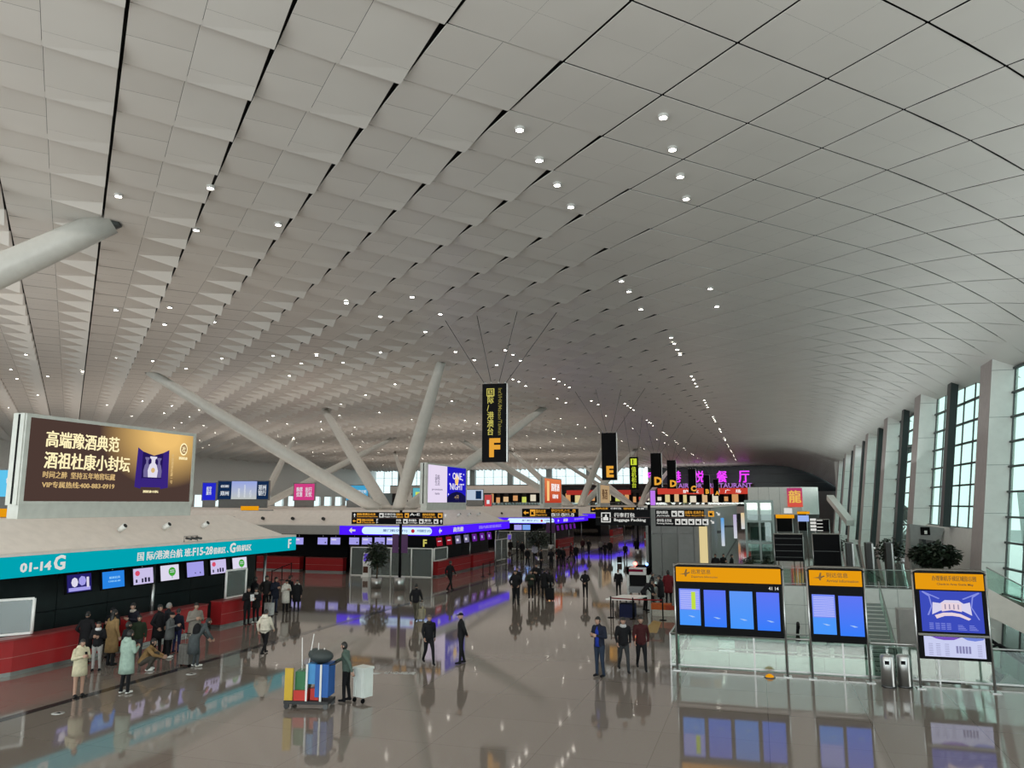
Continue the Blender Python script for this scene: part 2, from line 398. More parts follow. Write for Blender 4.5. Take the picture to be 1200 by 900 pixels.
# the hall widens past the last column
structure(box('wall_right_far', M_MGREY, None, 24.5, 25, 164, Y_END, 0, 9))
structure(box('wall_right_return', M_WHITE, None, 14.8, 25, 164, 164.5, 0, 13.5))
# ---- end wall with its glazing
we = structure(thing('wall_far', None, None, (-40, Y_END, 0)))
box('wall_base', M_MGREY, we, X_L, 34, Y_END, Y_END + .4, 0, 8.8)
M_EGL = glass('end_glass', (0.72, 0.75, 0.75, 1), 0.06); M_EDK = mat('dark_glazing', (0.030, 0.042, 0.048), 0.2)
nx = 30
for k in range(nx):
    xa = X_L + 3.05 * k; xb = xa + 3.0
    if xa > -32: break
    for r in range(3): box('pane', M_EGL, we, xa, xb, Y_END, Y_END + .05, 8.9 + r * 2.5, 8.9 + r * 2.5 + 2.42)
    box('mullion', M_MGREY, we, xb - .02, xb + .1, Y_END - .1, Y_END + .1, 8.8, 16.5)
for k in range(22):
    xa = -32 + 3 * k
    for r in range(3): box('pane', M_EDK, we, xa + .05, xa + 2.95, Y_END, Y_END + .05, 8.9 + r * 2.5, 8.9 + r * 2.5 + 2.42)
box('dark_backing', M_EDK, we, -32, 34, Y_END + .3, Y_END + .5, 8.8, 17)
for k in range(9):
    if k < 6: box('pier', M_MGREY, we, -116 + 13 * k, -114.2 + 13 * k, Y_END - 1.6, Y_END - .4, 8.8, 16.4)
for z in (11.3, 13.8): box('transom', M_DSTEEL, we, X_L, 34, Y_END - .12, Y_END - .02, z, z + .08)
# ---- left wall
wl = structure(thing('wall_left', None, None, (X_L, 100, 0)))
box('wall_base', M_WHITE, wl, X_L - .4, X_L, Y_BACK, Y_END, 0, 4.5)
box('wall_upper', M_WHITE, wl, X_L - .4, X_L, Y_BACK, Y_END, 7.3, 16.8)
for k in range(40):
    ya = Y_BACK + 6.3 * k
    box('pane', M_EGL, wl, X_L - .2, X_L - .15, ya, ya + 4.2, 4.5, 7.3)
    box('mullion', M_WHITE, wl, X_L - .3, X_L + .3, ya + 4.2, ya + 6.3, 4.5, 7.3)

# ---- escalator void lining
vl = structure(thing('wall_void', None, None, (5, VY1, Z_LOW)))
W_ = 1.85
for k in range(9):
    for r in range(3):
        xa = VX0 + k * W_; box('cladding_panel', M_WHITE, vl, xa + .012, min(xa + W_ - .012, VX1), VY1 - .06, VY1, -0.05 - (r + 1) * 1.2 + .012, -0.05 - r * 1.2 - .012)
box('slab_edge', M_MGREY, vl, VX0, VX1, VY1 - .02, VY1 + .3, -3.7, 0.0)
box('side_wall', M_WHITE, vl, VX0 - .3, VX0, VY0, VY1, Z_LOW, -.4)
box('near_wall', M_WHITE, vl, VX0, 22, VY0 - .3, VY0, Z_LOW, -.4)
# inner parapet of white panels behind the balustrade
pp = structure(thing('wall_parapet', None, None, (0, 31, 0)))
for k in range(4):
    box('cladding_panel', mat('pale_green_panel', (0.60, 0.66, 0.62), 0.35), pp, VX0 + k * 1.66 + .01, VX0 + (k + 1) * 1.66 - .01, 31.0, 31.12, -2.2, -0.22)
box('parapet_core', M_MGREY, pp, VX0, 3.7, 31.05, 31.3, Z_LOW, -.24)
# ================================================================== CHECK-IN ISLANDS
PER = 36.0; XF = -22.7
LETTERS = ['G', 'F', 'E', 'D', 'C', 'B']
NPX, PX_, UZ = Vector((0, 1, 0)), Vector((1, 0, 0)), Vector((0, 0, 1))
E_TEAL = em('fascia_teal', S(0, 165, 180), 0.95); E_PURPLE = em('fascia_purple', S(70, 22, 235), 1.25)
E_PILL = em('fascia_pill', S(205, 232, 250), 1.1); M_SPOT = mat('spot_black', (0.01, 0.01, 0.01), 0.5)
def island(k, full):
    y0 = 17.0 + PER * k; y1 = y0 + 18.0; L = LETTERS[k]; x1 = XF; x0 = -100.0
    where = {'G': 'below the liquor billboard', 'F': 'beyond the teal one', 'E': 'second past the teal one', 'D': 'third past the teal one', 'C': 'fourth past the teal one', 'B': 'last of the row'}[L]
    c = thing('check_in_canopy', 'beige canopy with %s light band, lettered %s, %s' % ('teal' if L == 'G' else 'purple', L, where), 'canopy', (x1 - 10, (y0 + y1) / 2, 0), 'check-in island canopies')
    # roof slab and fascia
    mb = MB()
    mb.prism([(x0, y0, 3.62), (x1, y0, 3.62), (x1, y1, 3.62), (x0, y1, 3.62)], (0, 0, 0.10)); mb.build('roof_deck', M_ROOF, c)
    box('soffit', M_BLACK, c, x0, x1 - .15, y0 + .15, y1 - .15, 2.90, 2.98)
    box('end_band', E_TEAL if L == 'G' else E_PURPLE, c, x1 - .12, x1, y0, y1, 2.95, 3.62)
    if L == 'G':
        box('side_band', E_TEAL, c, x0, x1 - .12, y0, y0 + .12, 2.95, 3.62)
    else:
        box('side_band', E_PURPLE, c, -30.6, x1 - .12, y0, y0 + .12, 2.95, 3.62)
        box('side_band', M_ROOFG, c, x0, -30.6, y0, y0 + .12, 2.95, 3.62)
    box('back_band', M_ROOFG, c, x0, x1 - .12, y1 - .12, y1, 2.95, 3.62)
    # raised plant hump with sloping sides
    mb = MB(); za, zb_ = 3.72, 4.75
    b = [(x0, y0 + .35), (x1 - .45, y0 + .35), (x1 - .45, y1 - .45), (x0, y1 - .45)]; t = [(x0, y0 + 1.0), (x1 - 2.2, y0 + 1.6), (x1 - 2.2, y1 - 2.6), (x0, y1 - 1.2)]
    mb.add([(x, y, za) for x, y in b] + [(x, y, zb_) for x, y in t], [(0, 1, 5, 4), (1, 2, 6, 5), (2, 3, 7, 6), (3, 0, 4, 7), (4, 5, 6, 7)]); mb.build('roof_hump', M_ROOF, c)
    if full:
        for i in range(3):      # spot nozzles in the end slope
            y = y0 + 7.6 + 2.4 * i; p = Vector((x1 - 1.25, y, 4.28)); MB().tube([p, p + Vector((.28, 0, .16))], .11, 10).build('spot_nozzle', M_WHITE, c); MB().tube([p + Vector((.281, 0, .16)), p + Vector((.29, 0, .166))], .085, 10).build('spot_lens', M_SPOT, c)
        for i in range(7):
            x = -29.6 - 2.75 * i; p = Vector((x, y0 + .62, 4.10)); MB().tube([p, p + Vector((0, -.2, .05))], .12, 10).build('spot_nozzle', M_SPOT, c)
    # lettering
    R, U = NPX, UZ                                     # the end band faces +X: seen from the hall, right is +Y
    if L == 'G':
        text('01-14', E_OWHITE, c, (x1 + .01, 19.35, 3.10), R, U, w=1.15, h=.30, bold=.03); text('G', E_OWHITE, c, (x1 + .01, 20.6, 3.07), R, U, h=.50, bold=.03)
        text('国 际/港澳台航 班:', E_OWHITE, c, (x1 + .01, 24.3, 3.12), R, U, w=3.0, h=.34, bold=.012); text('F15-28', E_OWHITE, c, (x1 + .01, 27.35, 3.12), R, U, w=1.25, h=.34, bold=.02)
        text('值机区 、', E_OWHITE, c, (x1 + .01, 28.65, 3.12), R, U, w=1.0, h=.28, bold=.012); text('G', E_OWHITE, c, (x1 + .01, 29.75, 3.1), R, U, h=.44, bold=.03); text('值机区', E_OWHITE, c, (x1 + .01, 30.2, 3.14), R, U, w=1.1, h=.28, bold=.012)
        text('F', E_OWHITE, c, (x1 + .01, 34.3, 3.07), R, U, h=.45, bold=.02)
    elif full:
        R2 = PX_                                       # the side band faces the hall's near end (-Y): right is +X
        yb = y0 - .012
        arrow(c, E_OWHITE, (-29.5, yb, 3.28), R2, U, .55, math.pi)
        n = 10; pts = []
        for i in range(n + 1): a = math.pi / 2 + math.pi * i / n; pts.append((-28.4 + .27 * math.cos(a), .27 * math.sin(a)))
        for i in range(n + 1): a = -math.pi / 2 + math.pi * i / n; pts.append((-23.2 + .27 * math.cos(a), .27 * math.sin(a)))
        poly_panel('light_pill', E_PILL, c, (0, yb, 3.285), R2, U, pts)
        tb = em('pill_text_blue', S(60, 90, 170), .8); tr = em('pill_text_red', S(200, 40, 60), .8)
        text('厦门航空 (F1)', tb, c, (-26.9, yb - .02, 3.18), R2, U, w=2.0, h=.22); text('中国航空 (F2)', tb, c, (-24.1, yb - .02, 3.18), R2, U, w=1.1, h=.22)
        MB().tube([(-24.45, yb - .025, 3.28), (-24.45, yb - .01, 3.28)], .14, 14).build('emblem', tr, c)
        arrow(c, E_OWHITE, (x1 + .012, y0 + 1.0, 3.28), R, U, .55, math.pi)
        text('商务舱', E_OWHITE, c, (x1 + .012, y0 + 3.6, 3.1), R, U, w=2.2, h=.38, bold=.02)
        text('国内航班值机区', em('band_text_dim', S(150, 130, 240), 1), c, (x1 + .012, y0 + 9.5, 3.16), R, U, w=6.0, h=.26)
    # dark back panels of the island behind the counters
    w = thing('island_partition', 'dark panelled partition wall under the canopy lettered %s' % L, 'partition', (x1 - 2, (y0 + y1) / 2, 0), 'island partitions')
    for i in range(7):
        for r in range(2):
            box('wall_panel', M_DARK, w, x1 - 1.95, x1 - 1.9, y0 + .9 + i * 2.35, y0 + .9 + i * 2.35 + 2.32, .02 + r * 1.45, .02 + r * 1.45 + 1.42)
    box('core', M_BLACK, w, x1 - 2.4, x1 - 1.96, y0 + .8, y1 - .8, 0, 2.9)
    box('core', M_BLACK, w, x0, -31.2, y0 + 2.4, y0 + 2.8, 0, 2.9)
    for i in range(3):
        MB().tube([(x1 - .6, y0 + 1.5 + 7.4 * i, 0), (x1 - .6, y0 + 1.5 + 7.4 * i, 2.9)], .07, 8).build('canopy_post', M_STEEL, c)
    return c
for k in range(6): island(k, k < 3)

# ---- red counters
RED_LINE = mat('counter_seam', (0.45, 0.16, 0.14), .4); M_TOP = mat('counter_top', (0.28, 0.05, 0.05), .3)
def counter_run(pts, label, group='red check-in counters', h=1.12, seam=.55):
    """a counter front that follows the plan polyline pts, with a body, a top, a steel plinth and seams"""
    t = thing('check_in_counter', label, 'counter', (pts[0][0], pts[0][1], 0), group)
    a = MB(); n = len(pts); P = [Vector((x, y, 0)) for x, y in pts]; nrm = []
    for i in range(n):
        d = (P[min(i + 1, n - 1)] - P[max(i - 1, 0)]).normalized(); nrm.append(Vector((d.y, -d.x, 0)))
    def strip(mb, o0, o1, z0, z1):
        for i in range(n - 1):
            q = [P[i] + nrm[i] * o0, P[i + 1] + nrm[i + 1] * o0, P[i + 1] + nrm[i + 1] * o1, P[i] + nrm[i] * o1]
            mb.prism([(p.x, p.y, z0) for p in q], (0, 0, z1 - z0))
        return mb
    strip(MB(), -.55, 0, .12, h - .05).build('body', M_RED, t)
    strip(MB(), -.6, .05, h - .05, h).build('worktop', M_TOP, t)
    strip(MB(), -.5, -.03, 0, .12).build('plinth', M_STEEL, t)
    strip(MB(), .0, .008, seam, seam + .02).build('seam', RED_LINE, t)
    return t
def arc(cx, cy, r, a0, a1, n=8): return [(cx + r * math.cos(math.radians(a0 + (a1 - a0) * i / n)), cy + r * math.sin(math.radians(a0 + (a1 - a0) * i / n))) for i in range(n + 1)]
counter_run(arc(-25.2, 19.7, 2.9, -100, -12, 8) + [(-22.3, 22.5)], 'curved red check-in counter corner beside the framed glass panel under the teal band')
counter_run([(-22.3, 23.6), (-22.3, 28.0)], 'straight red check-in counter behind the crowd of waiting passengers')
counter_run([(-22.3, 28.9), (-22.3, 31.8)], 'red check-in counter at the far end of the teal band, staff in black beside it')
counter_run([(-22.5, 53.2), (-22.5, 60.0)], 'red check-in counter running back from the glass partition under the first purple band')
counter_run([(-22.5, 60.6), (-22.5, 66)], 'red check-in counter past the glass panel, under the far half of the first purple band')
counter_run([(-30.9, 54.2), (-34.2, 54.2)][::-1], 'red check-in counter unit standing next to the grey glass partition')
counter_run([(-35.0, 54.6), (-39.0, 54.6)][::-1], 'red check-in counter unit seen behind the end of the teal band')
counter_run([(-22.5, 89.2), (-22.5, 97.0)], 'red check-in counter under the second purple band behind the queue')
counter_run([(-22.5, 125.2), (-22.5, 135.0)], 'small far red check-in counter under the third purple band')
counter_run([(-16.5, 118), (-12.5, 118)], 'distant red counter block glimpsed under the baggage packing sign')

# ---- screens hanging under the bands
def monitor(c, right, w, h, name, label, group, draw, depth=.09):
    """c = centre of the screen face"""
    R = Vector(right).normalized(); U = Vector((0, 0, 1)); N = R.cross(U); c = Vector(c)
    U = (U - N * .14).normalized() if depth > .08 else U       # tilted down a little
    N = R.cross(U)
    t = thing(name, label, 'screen', c - N * .05, group)
    MB().obox(c - N * .05, R * (w / 2 + .05), U * (h / 2 + .05), N * .045).build('housing', M_BLACK, t)
    o = c - R * w / 2 - U * h / 2
    s = panel('display', draw[0], t, o, R, U, w, h, .008)
    for d in draw[1:]:
        kind = d[0]
        q = o + N * .010
        if kind == 'rect': panel('picture', d[1], s, q + R * d[2] * w + U * d[3] * h, R, U, d[4] * w, d[5] * h, .004)
        elif kind == 'text': text(d[1], d[2], s, q + R * d[3] * w + U * d[4] * h, R, U, w=d[5] * w, h=d[6] * h, name='caption')
        elif kind == 'poly': poly_panel('picture', d[1], s, q, R, U, [(a * w, b * h) for a, b in d[2]], .004)
    top = c - N * .05 + U * h / 2; MB().tube([top, (top.x, top.y, min(top.z + .35, 2.9))], .025, 6).build('hanger', M_STEEL, t)
    return t
SB = em('screen_blue', S(40, 130, 225), 1); SP = em('screen_pale', S(205, 195, 235), .95); SL = em('screen_lilac', S(165, 160, 235), .95); SN = em('screen_navy', S(40, 35, 110), .9)
SW = em('screen_white', S(225, 220, 240), .95); SG = em('screen_green', S(70, 170, 60), .9); SR = em('screen_red', S(225, 80, 110), .9); SD = em('screen_dark', S(30, 25, 60), .8)
def blob(cx, cy, r, n=12, sy=1.0): return [(cx + r * math.cos(2 * math.pi * i / n), cy + r * sy * math.sin(2 * math.pi * i / n)) for i in range(n)]
pinkp = [SP, ('poly', SR, blob(.2, .7, .12, 10, 1.4)), ('rect', SD, .1, .12, .08, .2), ('rect', SD, .4, .1, .08, .25), ('rect', SD, .55, .1, .1, .3), ('rect', SD, .72, .1, .1, .28)]
greenp = [SW, ('poly', SG, blob(.62, .55, .2, 12, 1.5)), ('rect', SW, .5, .5, .24, .05), ('rect', SW, .5, .62, .24, .05), ('rect', SG, .6, .12, .03, .2)]
pics = [('showing a navy night scene with pale figures', [SN, ('rect', SL, .05, .05, .9, .2), ('poly', SW, blob(.3, .55, .14, 8, 2)), ('poly', SL, blob(.62, .6, .16, 7, 1.8)), ('rect', SW, .8, .2, .1, .6)]),
        ('showing a plain blue notice', [SB, ('text', '航班信息', em('screen_soft', S(140, 200, 245), 1), .3, .55, .5, .14), ('text', 'CHECK-IN', em('screen_soft', S(140, 200, 245), 1), .25, .35, .55, .1)]),
        ('showing a red heart, next to the blue one', pinkp), ('showing a green round logo, fourth from the navy one', greenp),
        ('showing an empty lilac page', [SL, ('rect', SD, .45, .2, .05, .08), ('rect', SD, .75, .18, .05, .1)]),
        ('showing a red heart, beside the lilac one', pinkp), ('showing a green round logo, last of the row', greenp)]
for i, ((lab, dr), px) in enumerate(zip(pics, [(93, 683), (133, 679), (168, 675), (199, 671), (229, 667), (256, 664), (281, 661)])):
    c = gx(px[0], px[1], XF - .3)
    monitor(c, NPX, 1.02, .60, 'hanging_monitor', 'monitor under the teal band ' + lab, 'monitors under the teal band', dr)
lil = [SL, ('rect', SD, .75, .2, .12, .18)]
for i, px in enumerate([(350, 634), (378, 634), (393, 634), (415, 634), (430, 634), (445, 634), (459, 634)]):
    c = gy(px[0], px[1], 53.5)
    monitor(c, PX_, .84, .52, 'hanging_monitor', 'lilac monitor under the first purple band, %s from its open end' % ['first', 'second', 'third', 'fourth', 'fifth', 'sixth', 'seventh'][i], 'monitors under the first purple band', lil if i % 2 else [SL, ('rect', SW, .1, .6, .5, .2)], .05)
for i in range(7):
    y = 54.6 + i * 1.9
    dr = [em('screen_red_dim', S(150, 25, 40), .8), ('rect', SW, .2, .5, .6, .1)] if i < 2 else ([em('screen_grey', S(120, 115, 150), .8), ('rect', SW, .2, .3, .4, .3)] if i < 4 else [em('screen_violet', S(105, 35, 150), .8), ('rect', SL, .3, .3, .3, .4)])
    monitor((XF - .3, y, 2.45), NPX, 1.1, .62, 'hanging_monitor', 'tilted %s monitor, %s along the receding first purple band' % (['red', 'red', 'grey', 'grey', 'violet', 'violet', 'violet'][i], ['first', 'second', 'third', 'fourth', 'fifth', 'sixth', 'seventh'][i]), 'monitors along the receding purple band', dr)
for i, px in enumerate([(607, 618), (617, 618)]):
    monitor(gy(px[0], px[1], 89.5), PX_, .95, .6, 'hanging_monitor', ['pale lilac', 'pale blue'][i] + ' monitor under the second purple band', 'monitors under the second purple band', [SL if i == 0 else em('screen_sky', S(120, 160, 235), 1)], .05)
for i in range(5):
    monitor((XF - .3, 91.0 + i * 2.2, 2.4), NPX, 1.1, .62, 'hanging_monitor', 'violet monitor, %s along the receding second purple band' % ['first', 'second', 'third', 'fourth', 'fifth'][i], 'monitors along the second purple band', [em('screen_violet', S(105, 35, 150), .8)])
def lettered_panel(org, w, h, body, label, group, tm=E_YELLOW):
    t = thing('gate_letter_panel', label, 'sign', org, group); o = Vector(org)
    box('board', M_BLACK, t, o.x, o.x + w, o.y, o.y + .08, o.z, o.z + h); text(body, tm, t, (o.x + w - .95, o.y - .015, o.z + .12), PX_, UZ, h=h * .62, bold=.03)
lettered_panel((-26.2, 53.3, 2.02), 3.4, .85, 'F', 'black panel with a pale letter F under the first purple band', 'letter panels')

# ---- roof billboards
M_FRAME = mat('billboard_frame', (0.62, 0.64, 0.60), .4, .1)
def billboard(k, label, paint):
    y0 = 21.4 + PER * k; X = -25.3; W, Hh = 8.6, 3.05; zb = 5.38
    t = thing('roof_billboard', label, 'billboard', (X, y0 + W / 2, 4.75), 'billboards on the canopy roofs')
    box('pedestal', M_FRAME, t, X - .5, X + .02, y0 - .15, y0 + W + .15, 4.75, zb - .12)
    box('cabinet', M_FRAME, t, X - .55, X - .02, y0 - .22, y0 + W + .22, zb - .14, zb + Hh + .14)
    box('seam', M_BLACK, t, X - .30, X - .22, y0 - .235, y0 - .215, zb - .1, zb + Hh + .1)
    for a, b, c, d in ((-.18, W + .18, -.12, 0), (-.18, W + .18, Hh, Hh + .12), (-.18, 0, 0, Hh), (W, W + .18, 0, Hh)):
        box('frame_edge', M_FRAME, t, X - .02, X + .05, y0 + a, y0 + b, zb + c, zb + d)
    paint(t, Vector((X, y0, zb)), W, Hh)
    return t
def paint_g(t, o, W, H):
    R, U = NPX, UZ
    m = bpy.data.materials.new('liquor_poster'); m.use_nodes = True; nt = m.node_tree; nt.nodes.clear()
    tc = nt.nodes.new('ShaderNodeTexCoord'); mp = nt.nodes.new('ShaderNodeMapping'); g = nt.nodes.new('ShaderNodeTexGradient'); g.gradient_type = 'SPHERICAL'
    mp.inputs['Location'].default_value = (0, -0.80 * 2.2, -0.95 * 1.25); mp.inputs['Scale'].default_value = (0, 2.2, 1.25)
    r = nt.nodes.new('ShaderNodeValToRGB'); r.color_ramp.elements[0].color = S(78, 60, 54); r.color_ramp.elements[0].position = .05; r.color_ramp.elements[1].color = S(245, 198, 118); r.color_ramp.elements[1].position = .8
    e = nt.nodes.new('ShaderNodeEmission'); e.inputs[1].default_value = .95; ou = nt.nodes.new('ShaderNodeOutputMaterial')
    for a, b in ((tc.outputs['Generated'], mp.inputs[0]), (mp.outputs[0], g.inputs[0]), (g.outputs['Fac'], r.inputs[0]), (r.outputs[0], e.inputs[0]), (e.outputs[0], ou.inputs[0])): nt.links.new(a, b)
    t = panel('poster', m, t, o, R, U, W, H, .02)
    q = o + Vector((.024, 0, 0)); cr = em('poster_cream', S(250, 235, 185), 1.1); gd = em('poster_gold', S(225, 190, 130), .9)
    text('高端豫酒典范', cr, t, q + R * .72 + U * 2.02, R, U, w=3.5, h=.62, bold=.022); text('酒祖杜康小封坛', cr, t, q + R * .72 + U * 1.22, R, U, w=4.15, h=.64, bold=.022)
    text('时间之醉  坚持五年地窖坛藏', gd, t, q + R * .72 + U * .86, R, U, w=3.4, h=.26, bold=.012); text('VIP专属热线:400-883-0919', gd, t, q + R * .72 + U * .50, R, U, w=3.4, h=.24, bold=.014)
    pu = em('box_purple', S(60, 40, 130), .9); pd = em('box_purple_dark', S(38, 25, 90), .9); wh = em('bottle_white', S(225, 220, 235), 1); gr = em('bottle_grey', S(120, 110, 160), .9)
    q2 = q + R * 5.2
    poly_panel('box_flap', pu, t, q2, R, U, [(0, .62), (.34, .55), (.34, 2.15), (.06, 2.3)]); poly_panel('box_flap', pu, t, q2, R, U, [(1.5, .55), (1.95, .62), (1.9, 2.3), (1.55, 2.15)])
    poly_panel('box_back', pd, t, q2, R, U, [(.34, .62), (1.5, .62), (1.55, 2.15), (1.0, 2.0), (.34, 2.15)])
    poly_panel('tray', pu, t, q2 + Vector((.006, 0, 0)), R, U, [(.3, .62), (1.55, .62), (1.5, 1.0), (.36, 1.0)])
    for cx, s, mm in ((.62, .62, gr), (1.32, .62, gr), (.97, 1.0, wh)):
        p = [(-.26, 1.05), (.26, 1.05), (.3, 1.35), (.2, 1.6), (.1, 1.68), (.1, 1.82), (.2, 1.9), (.2, 1.96), (-.2, 1.96), (-.2, 1.9), (-.1, 1.82), (-.1, 1.68), (-.2, 1.6), (-.3, 1.35)]
        poly_panel('bottle', mm, t, q2 + Vector((.012 if mm is wh else .008, 0, 0)), R, U, [(cx + a * s, 1.03 + (b - 1.03) * (1.0 if mm is wh else .95)) for a, b in p])
    poly_panel('seal', gd, t, q2 + Vector((.024, 0, 0)), R, U, blob(.97, 1.36, .11))
    text('酒祖杜康·小封坛', cr, t, q2 + R * .5 + U * .38 , R, U, w=.9, h=.11)
    text('中\n国\n酒\n祖\n杜\n康\n一\n号', gd, t, q + R * 7.28 + U * .8, R, U, w=.14, h=1.35)
    poly_panel('logo', cr, t, q, R, U, blob(8.02, 2.4, .24, 18, 1.2)); poly_panel('logo', em('logo_in', S(150, 110, 70), .9), t, q + Vector((.01, 0, 0)), R, U, blob(8.02, 2.4, .18, 16, 1.2)); text('杜', cr, t, q + R * 7.90 + U * 2.25 + Vector((.02, 0, 0)), R, U, w=.24, h=.3)
    text('酒祖杜康', cr, t, q + R * 7.74 + U * 1.92, R, U, w=.56, h=.13)
def paint_f(t, o, W, H):
    R, U = NPX, UZ; q = o + Vector((.024, 0, 0))
    panel('poster', em('poster_pale', S(235, 222, 245), .95), t, o, R, U, W * .48, H, .02); t = panel('poster', em('poster_night', S(35, 30, 190), 1), t, o + R * W * .48, R, U, W * .52, H, .02)
    gy_ = em('poster_grey', S(150, 140, 165), .9); wt = em('poster_white', S(235, 230, 250), 1)
    text('品味\n生活', gy_, t, q + R * 1.5 + U * 1.4, R, U, w=1.0, h=.9); text('premium', gy_, t, q + R * .9 + U * .95, R, U, w=2.2, h=.2); text('taste', gy_, t, q + R * 1.5 + U * .65, R, U, w=1.0, h=.16)
    s = q + R * W * .48
    poly_panel('hill', em('poster_hill', S(22, 22, 70), .9), t, s, R, U, [(0, 0), (4.4, 0), (4.4, .55), (3.4, .85), (2.2, .95), (1.0, .8), (0, .45)])
    poly_panel('moon', em('poster_moon', S(250, 205, 120), 1), t, s, R, U, blob(2.2, 2.0, .42, 16, 1.2))
    text('ONE', wt, t, s + R * 1.2 + U * 2.0 + Vector((.012, 0, 0)), R, U, w=2.2, h=.6, bold=.01); text('NIGHT', wt, t, s + R * .7 + U * 1.1, R, U, w=3.0, h=.55, bold=.01); text('4月', gd_ := em('poster_gold', S(225, 190, 130), .9), t, s + R * 1.7 + U * .25, R, U, w=1.0, h=.4)
    for a, b in ((.5, 2.4), (3.9, 2.5), (.6, 1.6), (3.9, 1.6), (.3, .7), (3.6, 2.0)): poly_panel('star', wt, t, s, R, U, blob(a, b, .09, 6))
def paint_e(t, o, W, H):
    R, U = NPX, UZ; q = o + Vector((.024, 0, 0))
    t = panel('poster', em_grad('poster_orange', S(190, 60, 40), S(235, 130, 80), .9), t, o, R, U, W, H, .02)
    panel('bottle', em('poster_bottle', S(250, 200, 130), 1), t, q + R * 1.2 + U * .25, R, U, 1.1, 2.5, .01); text('国窖酒', E_WHITE, t, q + R * 3.4 + U * 1.5, R, U, w=4.2, h=1.0, bold=.02); text('礼敬中原', E_WHITE, t, q + R * 3.9 + U * .55, R, U, w=3.0, h=.55, bold=.02)
def paint_d(t, o, W, H):
    t = panel('poster', em('poster_tan', S(190, 160, 120), .85), t, o, NPX, UZ, W, H, .02); text('豫酒', em('poster_brown', S(90, 60, 40), .8), t, o + Vector((.03, 1.5, .6)), NPX, UZ, w=5, h=1.8)
billboard(0, 'large billboard with a liquor bottle in an open purple box and cream lettering', paint_g)
billboard(1, 'billboard half pale pink and half night blue with a yellow moon', paint_f)
billboard(2, 'orange billboard with a tall pale bottle and white characters', paint_e)
billboard(3, 'small far tan billboard on a canopy roof behind the orange one', paint_d)

# ---- framed glass panels and partition
def framed_glass(name, a, b, z0, z1, label, m, nm, group=None):
    a = Vector((a[0], a[1], 0)); b = Vector((b[0], b[1], 0)); d = b - a; t = thing(name, label, 'partition', (a + b) / 2, group)
    for i in range(nm):
        p, q = a + d * i / nm, a + d * (i + 1) / nm; u = d.normalized(); n = Vector((-u.y, u.x, 0))
        MB().prism([p + UZ * z0, q + UZ * z0, q + UZ * z1, p + UZ * z1], n * .015).build('pane', m, t)
    for i in range(nm + 1):
        p = a + d * i / nm; MB().tube([p + UZ * z0, p + UZ * z1], .055, 6).build('post', M_WHITE, t)
    for z in (z0 + .03, z1): MB().bar(a + UZ * z, b + UZ * z, .07, .07).build('rail', M_WHITE, t)
    return t
framed_glass('glass_partition', (-29.3, 52.6), (-22.7, 52.6), 0, 2.05, 'wide grey glass partition in white posts below the first purple band', M_PGLASS, 4)
framed_glass('glass_partition', (-22.6, 52.7), (-22.6, 55.2), 1.14, 2.05, 'white framed glass panel above the corner of the far red counter', M_PGLASS, 1)
framed_glass('glass_partition', (-22.6, 19.9), (-24.3, 17.6), 1.14, 2.25, 'white framed glass panel on the curved red counter corner', M_PGLASS, 1)
framed_glass('glass_partition', (-22.6, 29.5), (-22.6, 30.9), 1.14, 2.35, 'white framed glass panel at the far end of the teal band', M_PGLASS, 1)
framed_glass('glass_partition', (-30, 88.4), (-22.7, 88.4), 0, 2.05, 'glass partition below the second purple band behind the queue', M_PGLASS, 4)
framed_glass('glass_partition', (-22.6, 66.5), (-22.6, 70.0), .2, 2.05, 'white framed glass panel past the monitors of the first purple band', M_PGLASS, 2)
# ================================================================== STRUTS
def strut(p0, p1, r0, r1, label, group='inclined roof struts'):
    t = thing('roof_strut', label, 'column', p0, group); p0 = Vector(p0); p1 = Vector(p1); d = p1 - p0; n = 12; pts = []; rr = []
    for i in range(n + 1):
        f = i / n; pts.append(p0 + d * f); rr.append(r0 + (r1 - r0) * f + .12 * math.sin(math.pi * f))
    MB().tube(pts, rr, 20).build('shaft', M_STRUT, t)
    MB().tube([p1 - d.normalized() * .5, p1 + d.normalized() * .25], r1 * .75, 14).build('head_pin', M_DSTEEL, t)
    return t
rows = ['beside the night blue billboard', 'behind the orange billboard', 'third row back', 'farthest row']
for k in range(3):
    dy = 2 * PER * k; b = Vector((-30.6, 62 + dy, 4.75))
    for j, (q, s_) in enumerate((((-49, 52.2 + dy), 'long strut leaning far to the upper left'), ((-48.6, 79.5 + dy), 'strut leaning away to the upper left'), ((-23.35, 55.3 + dy), 'steep strut rising almost upright'), ((-23.2, 85.8 + dy), 'strut leaning away to the upper right'))):
        bb = b + Vector(((-1.0, -.8, 0), (-1.0, .8, 0), (.9, -.8, 0), (.9, .8, 0))[j])
        strut(bb, (q[0], q[1], ceil_z(*q) + .1), .52, .34, 'white tubular %s, %s' % (s_, rows[k]))
strut((-38.9, 13.1, 4.75), (-24.0, 23.0, 16.4), .66, .52, 'big white tubular strut entering above the liquor billboard')
for i, (q0, q1) in enumerate((((-70, 98), (-74, 112)), ((-70, 98), (-58, 118)), ((-62, 134), (-74, 150)), ((-62, 134), (-52, 152)))):
    strut((q0[0], q0[1], 4.75), (q1[0], q1[1], ceil_z(*q1) + .1), .5, .32, 'distant white strut, %s of those behind the wide city screen' % ['first', 'second', 'third', 'fourth'][i])

